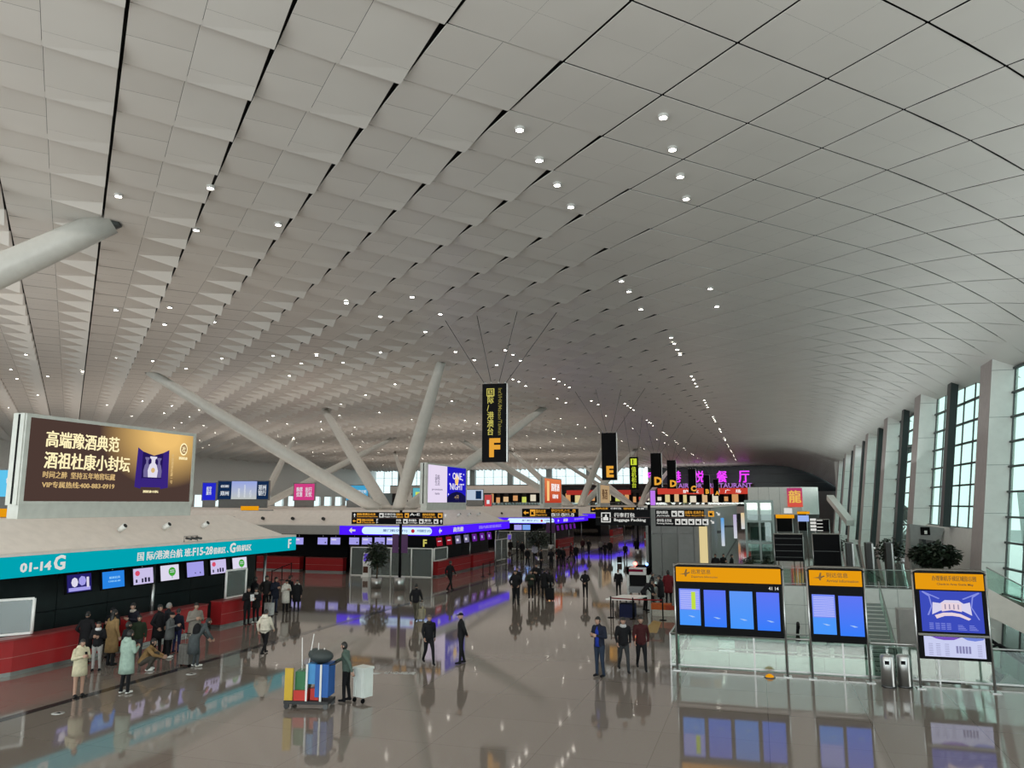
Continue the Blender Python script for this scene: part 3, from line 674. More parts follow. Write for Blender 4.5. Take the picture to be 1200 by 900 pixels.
# ================================================================== HANGING LETTER SIGNS
M_CABLE = mat('steel_cable', (.1, .1, .1), .4, .8)
def hang_sign(c, h, w, letter, label, extra=None, lm=E_ORANGE):
    c = Vector(c); t = thing('hanging_sign', label, 'sign', (c.x, c.y, c.z), 'letter signs hung along the hall')
    R = Vector((1, .10, 0)).normalized(); U = UZ; N = R.cross(U)
    MB().obox(c, R * w / 2, U * h / 2, N * .17).build('board', M_BLACK, t)
    MB().obox(c + R * (w / 2 + .03), R * .03, U * h / 2, N * .17).build('edge', M_STEEL, t)
    q = c + N * .18 - U * h / 2
    text(letter, lm, t, q + U * (h * .06) - R * w * .2, R, U, h=h * .24, bold=.05, name='letter')
    if extra:
        text(extra[0], E_YELLOW, t, q + U * h * .34 - R * w * .30, R, U, w=w * .28, h=h * .60, bold=.012)
        e = text(extra[1], em('sign_dim', S(150, 140, 70), .7), t, q + U * h * .94 + R * w * .16, -U, R, w=h * .60, h=w * .16, bold=.01)
        panel('picture_plate', E_YELLOW, t, q + U * h * .84 - R * w * .32, R, U, w * .32, h * .1, .003)
        text('国', M_BLACK, t, q + U * h * .85 - R * w * .29 + N * .005, R, U, w=w * .25, h=h * .08)
    for s_ in (-.42, -.15, .15, .42):
        p = c + R * w * s_ + U * h / 2; tp = Vector((p.x + (s_ * 7), p.y + 2.0 * abs(s_), 0)); tp.z = ceil_z(tp.x, tp.y) + .1
        MB().tube([p, tp], .018, 5).build('cable', M_CABLE, t)
        MB().tube([p, p + UZ * .14], .06, 8).build('clamp', M_STEEL, t)
    return t
SG_ = [('F', 580, 495.5, 43.6, 1.42), ('E', 714, 535, 73.6, 1.42), ('D', 769, 551, 103, 1.42), ('D', 787, 556, 123, 1.42), ('C', 811, 563.5, 146, 1.40), ('B', 828, 568.5, 178, 1.40), ('A', 839, 571.5, 211, 1.4)]
for i, (L, px, py, d, w) in enumerate(SG_):
    hang_sign(at(px, py, d), 4.5 if i else 4.46, w, L, 'tall black hanging sign with an orange letter %s%s' % (L, ', the larger of the two D signs' if i == 2 else (', the smaller of the two D signs' if i == 3 else '')), ('国\n际\n/\n港\n澳\n台', 'Int\'l/HK/Macao/Taiwan') if i == 0 else None)
c = at(743, 554.5, 96); t = thing('hanging_sign', 'narrow black hanging sign with yellow green characters between the E and D signs', 'sign', c, 'letter signs hung along the hall')
box('board', M_BLACK, t, c.x - .55, c.x + .55, c.y - .1, c.y + .1, c.z - 2.0, c.z + 2.0); E_LIME = em('sign_lime', S(205, 220, 60), .9)
panel('plate', E_LIME, t, (c.x - .38, c.y - .12, c.z + 1.0), PX_, UZ, .76, .8, .004); text('1', M_BLACK, t, (c.x - .15, c.y - .13, c.z + 1.1), PX_, UZ, h=.6, bold=.02)
text('值\n机\n柜\n台', E_LIME, t, (c.x - .3, c.y - .12, c.z - 1.8), PX_, UZ, w=.6, h=2.6, bold=.02)
for s_ in (-.4, .4): MB().tube([(c.x + s_, c.y, c.z + 2), (c.x + s_ * 3, c.y + .5, ceil_z(c.x + s_ * 3, c.y + .5) + .1)], .02, 5).build('cable', M_CABLE, t)

# ================================================================== PYLON SIGNS
def row(t, items, o, h):
    """items: list of ('a', angle, mat) or ('t', text, width, mat) or ('i', width, mat) laid out from o to the right"""
    x = 0.0
    for it in items:
        if it[0] == 'a': arrow(t, it[2], o + PX_ * (x + h * .5) + UZ * h * .5, PX_, UZ, h * .85, it[1]); x += h * 1.15
        elif it[0] == 'i':
            panel('pictogram', it[2], t, o + PX_ * x, PX_, UZ, it[1], h, .006); poly_panel('pictogram_mark', M_BLACK, t, o + PX_ * x + Vector((0, -.008, 0)), PX_, UZ, [(it[1] * a, h * b) for a, b in ((.2, .2), (.8, .2), (.65, .55), (.8, .8), (.45, .6), (.2, .75))], .004); x += it[1] + .06
        elif it[0] == 't':
            text(it[1][0], it[3], t, o + PX_ * x + UZ * h * .45, PX_, UZ, w=it[2] * .9, h=h * .55, bold=.014); 
            if it[1][1].strip(): text(it[1][1], it[3], t, o + PX_ * x, PX_, UZ, w=it[2], h=h * .32, bold=.01)
            x += it[2] + .12
        else: x += it[1]
def pylon(base, x0, x1, z0, z1, label, rowsL, banner=True, top=None, group='pole signs'):
    bx, by = base; t = thing('pole_sign', label, 'sign', (bx, by, 0), group)
    MB().tube([(bx, by + .12, 0), (bx, by + .12, top or (z1 + .12))], .09, 10).build('pole', M_BLACK, t)
    bd = box('board', M_BLACK, t, x0, x1, by - .08, by + .03, z0, z1)
    box('board_rail', mat('maroon_rail', (.05, .012, .012), .4), t, x0, x1, by - .10, by - .08, (z0 + z1) / 2 - .02, (z0 + z1) / 2 + .02)
    for o, h, items in rowsL: row(bd, items, Vector((o[0], by - .095, o[1])), h)
    if banner:
        for s_ in (-1, 1): box('banner', mat('violet_banner', (.10, .035, .13), .6), t, bx + .1 * s_ if s_ > 0 else bx - .52, bx + .52 if s_ > 0 else bx - .1, by + .05, by + .08, z0 - 1.75, z0 - .6)
    MB().lathe((bx, by + .12, 0), [(.34, 0), (.34, .75), (.30, .78)], 16).build('base', M_STEEL, t)
    return t
O_, W_H = E_ORANGE, E_OWHITE
p = gz(467, 692)
Yp = p.y; a, b = gy(413, 600, Yp), gy(519, 615, Yp); z0, z1 = b.z, a.z; hh = (z1 - z0)
pylon((p.x, Yp), a.x, b.x, z0, z1, 'black pole sign with orange and white rows in front of the first purple band', [
    ((a.x + .08, z0 + hh * .56), hh * .36, [('a', math.pi / 2, W_H), ('t', ('国际港澳台出发', 'International Departures'), 1.45, O_), ('i', .3, W_H), ('t', ('行李打包', 'Baggage Packing'), .85, W_H)]),
    ((a.x + .08, z0 + hh * .08), hh * .36, [('a', math.pi, O_), ('i', .3, O_), ('t', ('国际出发值机', 'Check-in'), .9, O_), ('t', ('F', 'F'), .12, W_H)]),
    ((a.x + 3.15, z0 + hh * .56), hh * .36, [('t', ('国内', 'Domestic'), .45, O_), ('i', .28, O_), ('t', ('A-E', ' '), .75, W_H), ('t', ('国内出发值机', 'Check-in'), .9, O_), ('i', .3, O_), ('a', math.pi / 2, W_H)]),
    ((a.x + 3.15, z0 + hh * .08), hh * .36, [('t', ('问询', 'Info'), .35, W_H), ('i', .3, W_H), ('t', ('贵宾服务', 'Lounge'), .6, W_H), ('i', .3, W_H), ('t', ('餐饮', 'Food'), .5, W_H), ('i', .3, W_H), ('a', math.pi / 2, W_H)])])
Yp = 84.0; a, b, m_ = gy(612, 596, Yp), gy(678, 606, Yp), gy(645, 600, Yp); hh = a.z - b.z
pylon((m_.x, Yp), a.x, b.x, b.z, a.z, 'farther black pole sign with an orange arrow before the second purple band', [
    ((a.x + .1, b.z + hh * .1), hh * .8, [('a', math.pi, O_), ('i', .6, O_), ('t', ('国内出发', 'Departures'), 1.3, O_)]),
    ((m_.x + .15, b.z + hh * .56), hh * .36, [('t', ('国内出发 A-D', 'Check-in'), 2.3, O_), ('i', .3, O_)]),
    ((m_.x + .15, b.z + hh * .08), hh * .36, [('i', .35, W_H), ('t', ('问询', 'Info'), .6, W_H), ('i', .35, W_H), ('t', ('餐饮', 'Food'), .6, W_H), ('i', .3, W_H)])])
Yp = 78.0; a, b = gy(692, 594, Yp), gy(767, 600.5, Yp); hh = a.z - b.z
pylon(((a.x + b.x) / 2 + 1.5, Yp), a.x, b.x, b.z, a.z, 'long thin black direction sign showing just above the baggage packing sign', [
    ((a.x + .1, b.z + .08), hh * .75, [('a', math.pi, O_), ('t', ('国内出发', 'Departures'), 1.4, O_), ('t', ('行李打包', 'Packing'), 1.2, W_H), ('t', ('国内出发', 'Check-in'), 1.2, O_), ('t', ('问询', 'Info'), .8, W_H), ('i', .4, O_)])], False)
p = gz(763, 697); Yp = p.y; a, b, e, f = gy(698, 597, Yp), gy(762, 616, Yp), gy(768, 597, Yp), gy(826, 617, Yp)
t = pylon((p.x, Yp), a.x, b.x, b.z, a.z, 'black baggage packing sign with a white pictogram on a tall pole', [], False, a.z + .3)
o = Vector((a.x + .35, Yp - .09, b.z + .18)); h_ = a.z - b.z - .36
panel('pictogram', W_H, t, o, PX_, UZ, h_, h_, .006); panel('pictogram_mark', M_BLACK, t, o + Vector((.06, -.007, .06)), PX_, UZ, h_ - .12, h_ - .12, .004)
poly_panel('pictogram_case', W_H, t, o + Vector((0, -.012, 0)), PX_, UZ, [(h_ * x, h_ * y) for x, y in ((.2, .2), (.75, .2), (.75, .5), (.6, .55), (.6, .8), (.45, .8), (.4, .55), (.2, .5))], .004)
text('行李打包', W_H, t, o + Vector((h_ + .2, 0, h_ * .48)), PX_, UZ, w=1.25, h=h_ * .5, bold=.02); text('Baggage Packing', W_H, t, o + Vector((h_ + .2, 0, .02)), PX_, UZ, w=1.9, h=h_ * .36, bold=.02)
sub = box('side_board', M_BLACK, t, e.x, f.x, Yp - .08, Yp + .03, f.z, e.z); hh = e.z - f.z
box('divider', mat('maroon_rail', (.05, .012, .012), .4), t, e.x, f.x, Yp - .1, Yp - .08, f.z + hh * .48, f.z + hh * .53)
row(sub, [('t', ('国内到达', 'Arrivals'), .75, W_H), ('i', .32, W_H), ('i', .34, W_H), ('t', ('出租车 机场巴士', 'Taxi Airport Bus'), 1.2, O_), ('i', .34, O_), ('a', -math.pi / 4, W_H)], Vector((e.x + .08, Yp - .095, f.z + hh * .58)), hh * .34)
row(sub, [('t', ('停车场 火车站', 'Parking Railway'), .95, W_H), ('i', .3, W_H), ('i', .34, W_H), ('i', .34, W_H), ('i', .34, W_H), ('i', .34, W_H), ('a', -math.pi / 4, W_H)], Vector((e.x + .08, Yp - .095, f.z + hh * .1)), hh * .34)

# ================================================================== FLIGHT BOARDS BY THE BALUSTRADE
M_KFRAME = mat('kiosk_frame_bronze', (.16, .15, .13), .35, .7); E_HEAD = em('header_amber', S(245, 165, 20), .85)
M_HTXT = mat('header_text', (.25, .12, .01), .6)
SBLU = em_grad('flight_screen', S(55, 125, 250), S(95, 118, 242), 1.0); SBLU2 = em_grad('flight_screen_b', S(70, 150, 252), S(95, 150, 245), 1.0)
def flight_board(x0, x1, Y, zt, zb, label, head, sub, screens, group='amber-headed information boards'):
    t = thing('flight_board', label, 'information board', ((x0 + x1) / 2, Y, 0), group)
    for x in (x0, x1): MB().tube([(x, Y, 0), (x, Y, zt)], .035, 8).build('leg', M_STEEL, t)
    MB().tube([(x0, Y, zt - .12), (x0 + .03, Y, zt - .03), (x0 + .12, Y, zt), (x1 - .12, Y, zt), (x1 - .03, Y, zt - .03), (x1, Y, zt - .12)], .045, 8).build('top_rail', M_KFRAME, t)
    for x in (x0, x1): box('foot', M_STEEL, t, x - .12, x + .12, Y - .18, Y + .12, 0, .03)
    box('cabinet', M_BLACK, t, x0 + .04, x1 - .04, Y - .06, Y + .12, zb, zt - .05)
    hd = box('header', E_HEAD, t, x0 + .06, x1 - .06, Y - .08, Y - .06, zt - .55, zt - .09)
    text(head, M_HTXT, hd, (x0 + (.55 if len(head) < 6 else .5), Y - .09, zt - .30), PX_, UZ, h=.15, w=None if len(head) < 6 else x1 - x0 - .75, bold=.012)
    text(sub, M_HTXT, hd, (x0 + (.55 if len(head) < 6 else .62), Y - .09, zt - .44), PX_, UZ, h=.085)
    if len(head) < 6: poly_panel('plane_icon', M_HTXT, hd, (x0 + .33, Y - .082, zt - .27), PX_, UZ, [(-.17, -.05), (.0, -.02), (.04, .11), (.09, .11), (.07, 0), (.16, .03), (.18, .0), (.08, -.05), (.06, -.12), (.02, -.12), (.0, -.06)], .006)
    for sc in screens: sc(t)
    return t
def scr(x0, x1, Y, z0, z1, m, rowsN=0, yellow=False):
    def f(t):
        s = panel('screen', m, t, (x0, Y - .062, z0), PX_, UZ, x1 - x0, z1 - z0, .014)
        w = x1 - x0; h = z1 - z0; sl = em('screen_row', S(190, 195, 250), 1)
        if rowsN:
            panel('table_page', em('screen_page', S(120, 140, 245), 1), s, (x0, Y - .078, z0 + h * .42), PX_, UZ, w, h * .58, .002)
            for r in range(rowsN): panel('table_row', sl, s, (x0 + w * .05, Y - .082, z0 + h * (.45 + .52 * r / rowsN)), PX_, UZ, w * .9, h * .02, .002)
            if yellow: panel('status_column', em('screen_lime', S(200, 230, 70), .9), s, (x0 + w * .58, Y - .086, z0 + h * .44), PX_, UZ, w * .2, h * .48, .002)
        poly_panel('jet_trail', em('jet_white', S(170, 205, 255), .9), s, (x0, Y - .08, z0), PX_, UZ, [(w * .4, h * .27), (w * .6, h * .22), (w * .75, h * .23), (w * .6, h * .26)], .002)
    return f
Yk = 26.3
flight_board(-2.72, .64, Yk, 3.34, 1.14, 'departures board with four blue screens under an amber header', '出发信息', 'Departure Information', [scr(-2.58, -1.92, Yk, 1.42, 2.56, SBLU2, 12, True), scr(-1.80, -1.12, Yk, 1.40, 2.54, SBLU), scr(-1.00, -.30, Yk, 1.38, 2.53, SBLU2), scr(-.18, .5, Yk, 1.36, 2.52, SBLU),
    lambda t: text('41 14', E_OWHITE, t, (.2, Yk - .07, 2.6), PX_, UZ, w=.3, h=.10, bold=.02)])
flight_board(1.36, 2.98, Yk - .05, 3.34, 1.1, 'arrivals board with two blue screens under an amber header', '到达信息', 'Arrival Information', [scr(1.46, 2.12, Yk - .05, 1.34, 2.52, SBLU2, 12), scr(2.22, 2.9, Yk - .05, 1.32, 2.5, SBLU)])
def map_screen(t):
    Y = Yk - .4; x0, x1 = 4.42, 6.03; w = x1 - x0
    s = panel('screen', em('map_blue', S(62, 78, 190), .95), t, (x0, Y - .062, 1.62), PX_, UZ, w, 1.15, .014); wt = em('map_white', S(220, 215, 240), .95); ln = em('map_line', S(140, 150, 235), .9); pk = em('map_pink', S(235, 215, 225), .95)
    h = 1.15; o = (x0, Y - .08, 1.62); f = lambda P: [(a * w, b * h) for a, b in P]
    poly_panel('terminal_plan', wt, s, o, PX_, UZ, f([(.18, .42), (.2, .72), (.32, .70), (.4, .78), (.62, .78), (.7, .70), (.8, .74), (.82, .42), (.68, .52), (.5, .56), (.32, .52)]), .003)
    poly_panel('concourse', pk, s, (x0, Y - .084, 1.62), PX_, UZ, f([(.34, .50), (.34, .72), (.66, .72), (.66, .50), (.5, .54)]), .003)
    poly_panel('forecourt', pk, s, o, PX_, UZ, f([(.22, .40), (.36, .47), (.5, .48), (.64, .45), (.80, .34), (.76, .30), (.62, .38), (.5, .40), (.38, .39), (.25, .32)]), .003)
    for x in (.39, .46, .53, .60): panel('island_mark', em('map_grey', S(150, 140, 170), .9), s, (x0 + w * x, Y - .09, 1.62 + h * .56), PX_, UZ, w * .018, h * .12, .002)
    for P in ([(.04, .96), (.14, .86), (.17, .62), (.1, .4), (.13, .4), (.19, .62), (.16, .88), (.06, .98)], [(.96, .96), (.86, .86), (.83, .62), (.94, .32), (.92, .32), (.81, .62), (.84, .88), (.94, .98)], [(.03, .97), (.3, .80), (.32, .82), (.05, .99)], [(.97, .97), (.7, .80), (.68, .82), (.95, .99)]): poly_panel('road', ln, s, o, PX_, UZ, f(P), .003)
    for i, x in enumerate((.12, .22, .31, .40, .58, .76)):
        for r in range(5 - (i > 3)): panel('legend_line', ln, s, (x0 + w * x, Y - .08, 1.62 + h * (.06 + .035 * r)), PX_, UZ, w * (.07 if i < 4 else .14 - .02 * r), h * .014, .002)
    s2 = panel('lower_screen', em('guide_white', S(205, 210, 245), .95), t, (x0 + .02, Y - .062, .92), PX_, UZ, w - .04, .56, .014)
    poly_panel('arch', em('guide_purple', S(120, 80, 190), .95), s2, (x0 + .02, Y - .08, .92), PX_, UZ, [(w * a, .56 * b) for a, b in ((.12, 1), (.2, .9), (.32, .84), (.48, .86), (.6, 1))], .003)
    poly_panel('arch', em('guide_blue', S(110, 130, 220), .95), s2, (x0 + .02, Y - .08, .92), PX_, UZ, [(w * a, .56 * b) for a, b in ((.62, 1), (.7, .88), (.82, .84), (.95, .92), (.97, 1))], .003)
    gy2 = em('guide_grey', S(140, 140, 185), .9)
    for x in (.08, .2, .34, .86):
        for r in range(7): panel('guide_line', gy2, s2, (x0 + w * x, Y - .08, .97 + .05 * r), PX_, UZ, w * .07, .012, .002)
    for x in (.52, .57, .62, .67, .72): panel('guide_plan', gy2, s2, (x0 + w * x, Y - .08, 1.04), PX_, UZ, w * .035, .2, .002)
    box('cabinet_gap', M_KFRAME, t, 4.30, 6.14, Y - .085, Y - .05, 1.50, 1.56)
flight_board(4.27, 6.17, Yk - .4, 3.36, .84, 'check-in area map board with a terminal plan on blue, beside the steel bins', '办理乘机手续区域指示图', 'Check-in Area Guide Map', [map_screen])

# ---- balustrades
def balustrade(pts, label, h=1.08, step=2.6, base=0.0, group='glass balustrades', rail=True, rr=.03, m=M_STEEL):
    t = thing('glass_balustrade', label, 'balustrade', pts[0] if len(pts[0]) == 3 else (*pts[0], base), group)
    for (a, b) in zip(pts[:-1], pts[1:]):
        a = Vector(a if len(a) == 3 else (*a, base)); b = Vector(b if len(b) == 3 else (*b, base)); d = b - a; n = max(1, round(d.length / step)); u = d.normalized(); nr = u.cross(UZ).normalized()
        for i in range(n):
            p, q = a + d * (i + .01) / n, a + d * (i + .99) / n
            MB().prism([p + UZ * .1, q + UZ * .1, q + UZ * (h - .06), p + UZ * (h - .06)], nr * .015).build('pane', M_GLASS, t)
        for i in range(n + 1):
            p = a + d * i / n; MB().bar(p, p + UZ * h, .05, .03).build('post', m, t)
        if rail: MB().tube([a + UZ * h, b + UZ * h], rr, 8).build('handrail', m, t)
        MB().bar(a + UZ * .1, b + UZ * .1, .05, .05).build('bottom_rail', m, t)
    return t
balustrade([(VX0, 40.0), (VX0, VY0 - .12), (12.8, VY0 - .12)], 'glass balustrade with steel rails behind the amber boards')
balustrade([(VX0, VY1 + .1), (12.8, VY1 + .1)], 'glass balustrade across the far edge of the escalator opening', 1.1)
balustrade([(VX0 + .2, 31.15), (3.6, 31.15)], 'inner glass balustrade on the pale parapet behind the boards', .75, 2.2, -.22)
# ---- steel bins, amber floor puck
for i, px in enumerate((1042, 1061)):
    p = gz(px, 805); t = thing('steel_bin', 'cylindrical steel litter bin %s' % ('nearer the arrivals board' if i == 0 else 'nearer the map board'), 'bin', (p.x, p.y, 0), 'steel bins')
    MB().lathe((p.x, p.y, 0), [(.20, 0), (.20, .86), (.17, .90), (.08, .90)], 20).build('body', M_STEEL, t)
    box('slot', M_BLACK, t, p.x - .10, p.x + .02, p.y - .215, p.y - .19, .66, .76); MB().lathe((p.x, p.y, 0), [(.205, 0), (.205, .05)], 20).build('base_ring', M_DSTEEL, t)
    box('trim_strip', M_WHITE, t, p.x + .08, p.x + .12, p.y - .20, p.y - .165, .05, .86)
p = gz(902, 794); t = thing('floor_marker', 'small amber floor marker under the departures board', 'marker', p)
MB().lathe(p, [(.14, 0), (.11, .06), (.05, .10)], 14).build('dome', E_HEAD, t); MB().lathe(p, [(.17, 0), (.17, .02)], 14).build('plate', M_DSTEEL, t)

# ================================================================== ESCALATOR OPENING
def escalator(a, b, w, label):
    a = Vector(a); b = Vector(b); t = thing('escalator', label, 'escalator', b, 'escalators'); d = b - a; h = Vector((d.x, d.y, 0)).normalized(); s = h.cross(UZ)
    n = 22
    for i in range(n):
        p = a + d * (i + .5) / n; MB().obox(p, h * (Vector((d.x, d.y, 0)).length / n / 2), s * (w / 2 - .06), UZ * .08).build('step', M_DSTEEL, t)
    for sg in (-1, 1):
        o = s * sg * w / 2
        MB().prism([a + o, b + o, b + o + UZ * .85, a + o + UZ * .85], s * .02).build('side_glass', M_GLASS, t)
        MB().tube([a + o + UZ * .3 - h * .35, a + o + UZ * .85 - h * .3, a + o + UZ * .95, b + o + UZ * .95, b + o + UZ * .85 + h * .5, b + o + UZ * .4 + h * .5], .06, 8).build('handrail', M_BLACK, t)
        MB().bar(a + o - UZ * .2, b + o - UZ * .2, .16, .55).build('skirt', M_STEEL, t)
    return t
escalator((1.9, 33.6, -.35), (1.9, 43.5, Z_LOW), 1.2, 'escalator with black handrails going down between the departures and arrivals boards')
escalator((7.6, 31.5, -.4), (13.0, 31.5, -4.4), 1.2, 'escalator with black handrails going down beside the map board')
# stair with glass rails behind the arrivals board
t = thing('stair', 'descending stair with glass rails seen beside the arrivals board', 'stairs', (5.4, 45, 0))
for i in range(20): box('step', M_MGREY, t, 5.0, 6.2, 48 - .3 * (i + 1), 48 - .3 * i, -.17 * (i + 1) - .12, -.17 * (i + 1))
for x in (5.0, 6.2):
    MB().prism([(x, 48, -.1), (x, 42, -3.5), (x, 42, -2.4), (x, 48, 1.0)], (.02, 0, 0)).build('glass_side', M_GLASS, t)
    MB().tube([(x, 48, 1.0), (x, 42, -2.4), (x, 40.8, -2.4)], .035, 8).build('handrail', M_STEEL, t)
    for k in range(5): MB().tube([(x, 48 - 1.4 * k, -.8 * k), (x, 48 - 1.4 * k, 1.0 - .8 * k)], .02, 6).build('baluster', M_STEEL, t)
# sloping ramp parapet to the right
a, b, c_, d_ = gy(1158, 690, 42), gy(1215, 720, 42), gy(1215, 750, 42), gy(1158, 722, 42)
t = thing('ramp_parapet', 'beige sloping ramp side with glass above it, below the tall windows', 'parapet', d_)
MB().prism([d_, c_, b, a], (0, 1.2, 0)).build('side', M_ROOF, t)
MB().prism([a + UZ * .02, b + UZ * .02, b + UZ * .95, a + UZ * .95], (0, .02, 0)).build('pane', M_GLASS, t); MB().tube([a + UZ * .98, b + UZ * .98], .03, 8).build('handrail', M_STEEL, t)
for nm, px in (('lower_pillar', 1073), ('lower_pillar', 1145)):
    p = gy(px, 760, 48); o = box(nm, M_PINK if px == 1073 else M_WHITE, None, p.x - .8, p.x + .8, 47.5, 48.5, Z_LOW, -.4 if px < 1100 else -1.2)
    props(o, 'rose grey pillar standing on the lower level beside the map board' if px == 1073 else 'white pillar on the lower level under the ramp side', 'pillar', 'lower level pillars')
o = box('lower_shop', M_DGREEN, None, -2, 12, 58, 62, Z_LOW, -3.8); props(o, 'dark shopfront on the lower level under the void edge', 'shopfront')

# ================================================================== RIGHT-HAND BACKGROUND
# shop block with dark panels and light boxes
t = thing('shop_block', 'low grey panelled shop block with tall light boxes behind the departures board', 'building', (-5.3, 90, 0))
box('core', M_GREY, t, -8.0, -3.35, 58.1, 130, 0, 5.0)
M_OLIVE = mat('olive_glass_panel', (.085, .09, .075), .25)
for k in range(4):
    box('front_panel', M_OLIVE if k < 2 else M_GREY, t, -8.0 + 1.16 * k + .03, -8.0 + 1.16 * (k + 1) - .03, 58.02, 58.1, .1, 3.1); box('front_panel', M_GREY, t, -8.0 + 1.16 * k + .03, -8.0 + 1.16 * (k + 1) - .03, 58.02, 58.1, 3.16, 4.95)
for k in range(18):
    box('side_panel', M_GREY, t, -3.35, -3.28, 58.2 + 4 * k, 58.2 + 4 * k + 3.94, .1, 4.95)
pa, pb = gy(819, 617, 57.9), gy(830, 660, 57.9); box('light_column', em('column_glow', S(225, 205, 150), .95), t, pa.x, pb.x, 57.9, 58.02, max(.1, pb.z), pa.z)
for (px, y0_, y1_, Y, cl) in ((847, 607, 640, 66, S(90, 165, 230)), (861.5, 603, 631, 80, S(190, 175, 215)), (870.5, 601, 620, 110, S(235, 210, 160))):
    a, b = gy(px - 2.5, y0_, Y), gy(px + 2.5, y1_, Y); box('light_box', em_grad('light_box_%d' % int(px), S(215, 220, 225), cl, .9), t, min(a.x, b.x), max(a.x, b.x), Y, Y + .3, b.z, a.z); box('light_box_bracket', M_DSTEEL, t, -3.3, max(a.x, b.x), Y + .1, Y + .25, (a.z + b.z) / 2 - .1, (a.z + b.z) / 2 + .1)
box('roof_edge', M_ROOF, t, -8.1, -3.1, 58, 130, 5.0, 5.12)
# glass lift
p = gz(888, 668); Yl = 60.0; a, b = gy(873, 588, Yl), gy(905, 588, Yl); zt = a.z
t = thing('glass_lift', 'glass lift tower in pale green steel frames', 'lift', ((a.x + b.x) / 2, Yl + 1, 0)); M_LFR = mat('lift_frame', (.25, .31, .29), .4, .3); D2 = 2.2
for x in (a.x, (a.x + b.x) / 2, b.x):
    for y in (Yl, Yl + D2): MB().bar((x, y, 0), (x, y, zt), .14, .14).build('post', M_LFR, t)
for z in (.9, 2.45, 4.0, zt):
    for y in (Yl, Yl + D2): MB().bar((a.x, y, z), (b.x, y, z), .12, .16).build('ring', M_LFR, t)
    for x in (a.x, b.x): MB().bar((x, Yl, z), (x, Yl + D2, z), .12, .16).build('ring', M_LFR, t)
for r in range(3):
    for s_ in range(2):
        xa = a.x + (b.x - a.x) * s_ / 2; MB().box(xa + .1, xa + (b.x - a.x) / 2 - .1, Yl + .02, Yl + .04, .98 + 1.55 * r, 2.38 + 1.55 * r).build('pane', M_GLASS, t)
box('cabin', M_DGREEN, t, a.x + .3, b.x - .3, Yl + .5, Yl + D2 - .3, 1.2, 3.6); box('cap', M_LFR, t, a.x - .05, b.x + .05, Yl - .05, Yl + D2 + .05, zt, zt + .12)
# backs of boards on the far side of the void
def board_back(px0, px1, py0, py1, Y, label, slats=0):
    a, b = gy(px0, py0, Y), gy(px1, py1, Y); t = thing('board_back', label, 'information board', ((a.x + b.x) / 2, Y, 0), 'boards across the void')
    box('cabinet', M_BLACK, t, a.x, b.x, Y, Y + .2, b.z, a.z)
    for x in (a.x, b.x): MB().tube([(x, Y + .1, 0), (x, Y + .1, a.z + .08)], .06, 8).build('leg', M_STEEL, t)
    for k in range(slats): box('vent_line', M_DSTEEL, t, a.x + .05, b.x - .05, Y - .02, Y, b.z + (a.z - b.z) * (k + .6) / (slats + .3), b.z + (a.z - b.z) * (k + .6) / (slats + .3) + .03)
    box('top_edge', M_KFRAME, t, a.x - .05, b.x + .05, Y - .02, Y + .22, a.z, a.z + .07)
    return t
board_back(907, 942, 626, 658, 57.5, 'black back of a wide board with vent lines across the void, beside the glass lift', 4)
board_back(952, 986, 626, 664, 57.5, 'plain black back of a wide board across the void', 1)
t = board_back(910, 929, 607, 623, 80, 'small far board with an amber header above the vent-lined board'); a = gy(909, 606, 79.9); panel('header', E_HEAD, t, (a.x, 79.9, a.z - .1), PX_, UZ, 1.7, .35, .02)
a = gy(919, 604, 79.8); panel('screen', E_OWHITE, t, (a.x, 79.8, a.z + .2), PX_, UZ, .75, .5, .02)
t = board_back(935, 946, 600, 622, 84, 'small far board with a pale blue screen and amber header'); a = gy(934, 600, 83.9); panel('header', E_HEAD, t, (a.x, 83.9, a.z - .2), PX_, UZ, 1.2, .25, .02); a = gy(935, 611, 83.9); panel('screen', em('far_screen', S(150, 175, 235), 1), t, (a.x, 83.9, a.z), PX_, UZ, 1.05, .6, .02)
t = board_back(955, 972, 609, 623, 76, 'small far black board with white listing lines'); a = gy(950, 622, 75.9)
for k in range(4): panel('listing', E_OWHITE, t, (a.x, 75.9, a.z + .3 * k), PX_, UZ, .5, .2, .02); panel('listing', E_OWHITE, t, (a.x + .55, 75.9, a.z + .3 * k), PX_, UZ, .5, .06, .02)
for i, (px, py) in enumerate(((995, 637), (1018, 637), (1041, 637))):
    a = gy(px - 3.2, py, 56.5); b = gy(px + 3.2, py, 56.5); t = thing('slab_totem', 'dark slab totem with a pale edge, %s from the tall windows' % ['third', 'second', 'first'][i], 'totem', (a.x, 56.5, 0), 'dark totems')
    box('slab', mat('totem_dark', (.03, .028, .026), .4), t, a.x, b.x, 56.5, 57.6, 0, a.z); box('edge', M_STEEL, t, b.x, b.x + .1, 56.5, 57.6, 0, a.z); box('cap', M_DSTEEL, t, a.x, b.x + .1, 56.5, 57.6, a.z, a.z + .05)
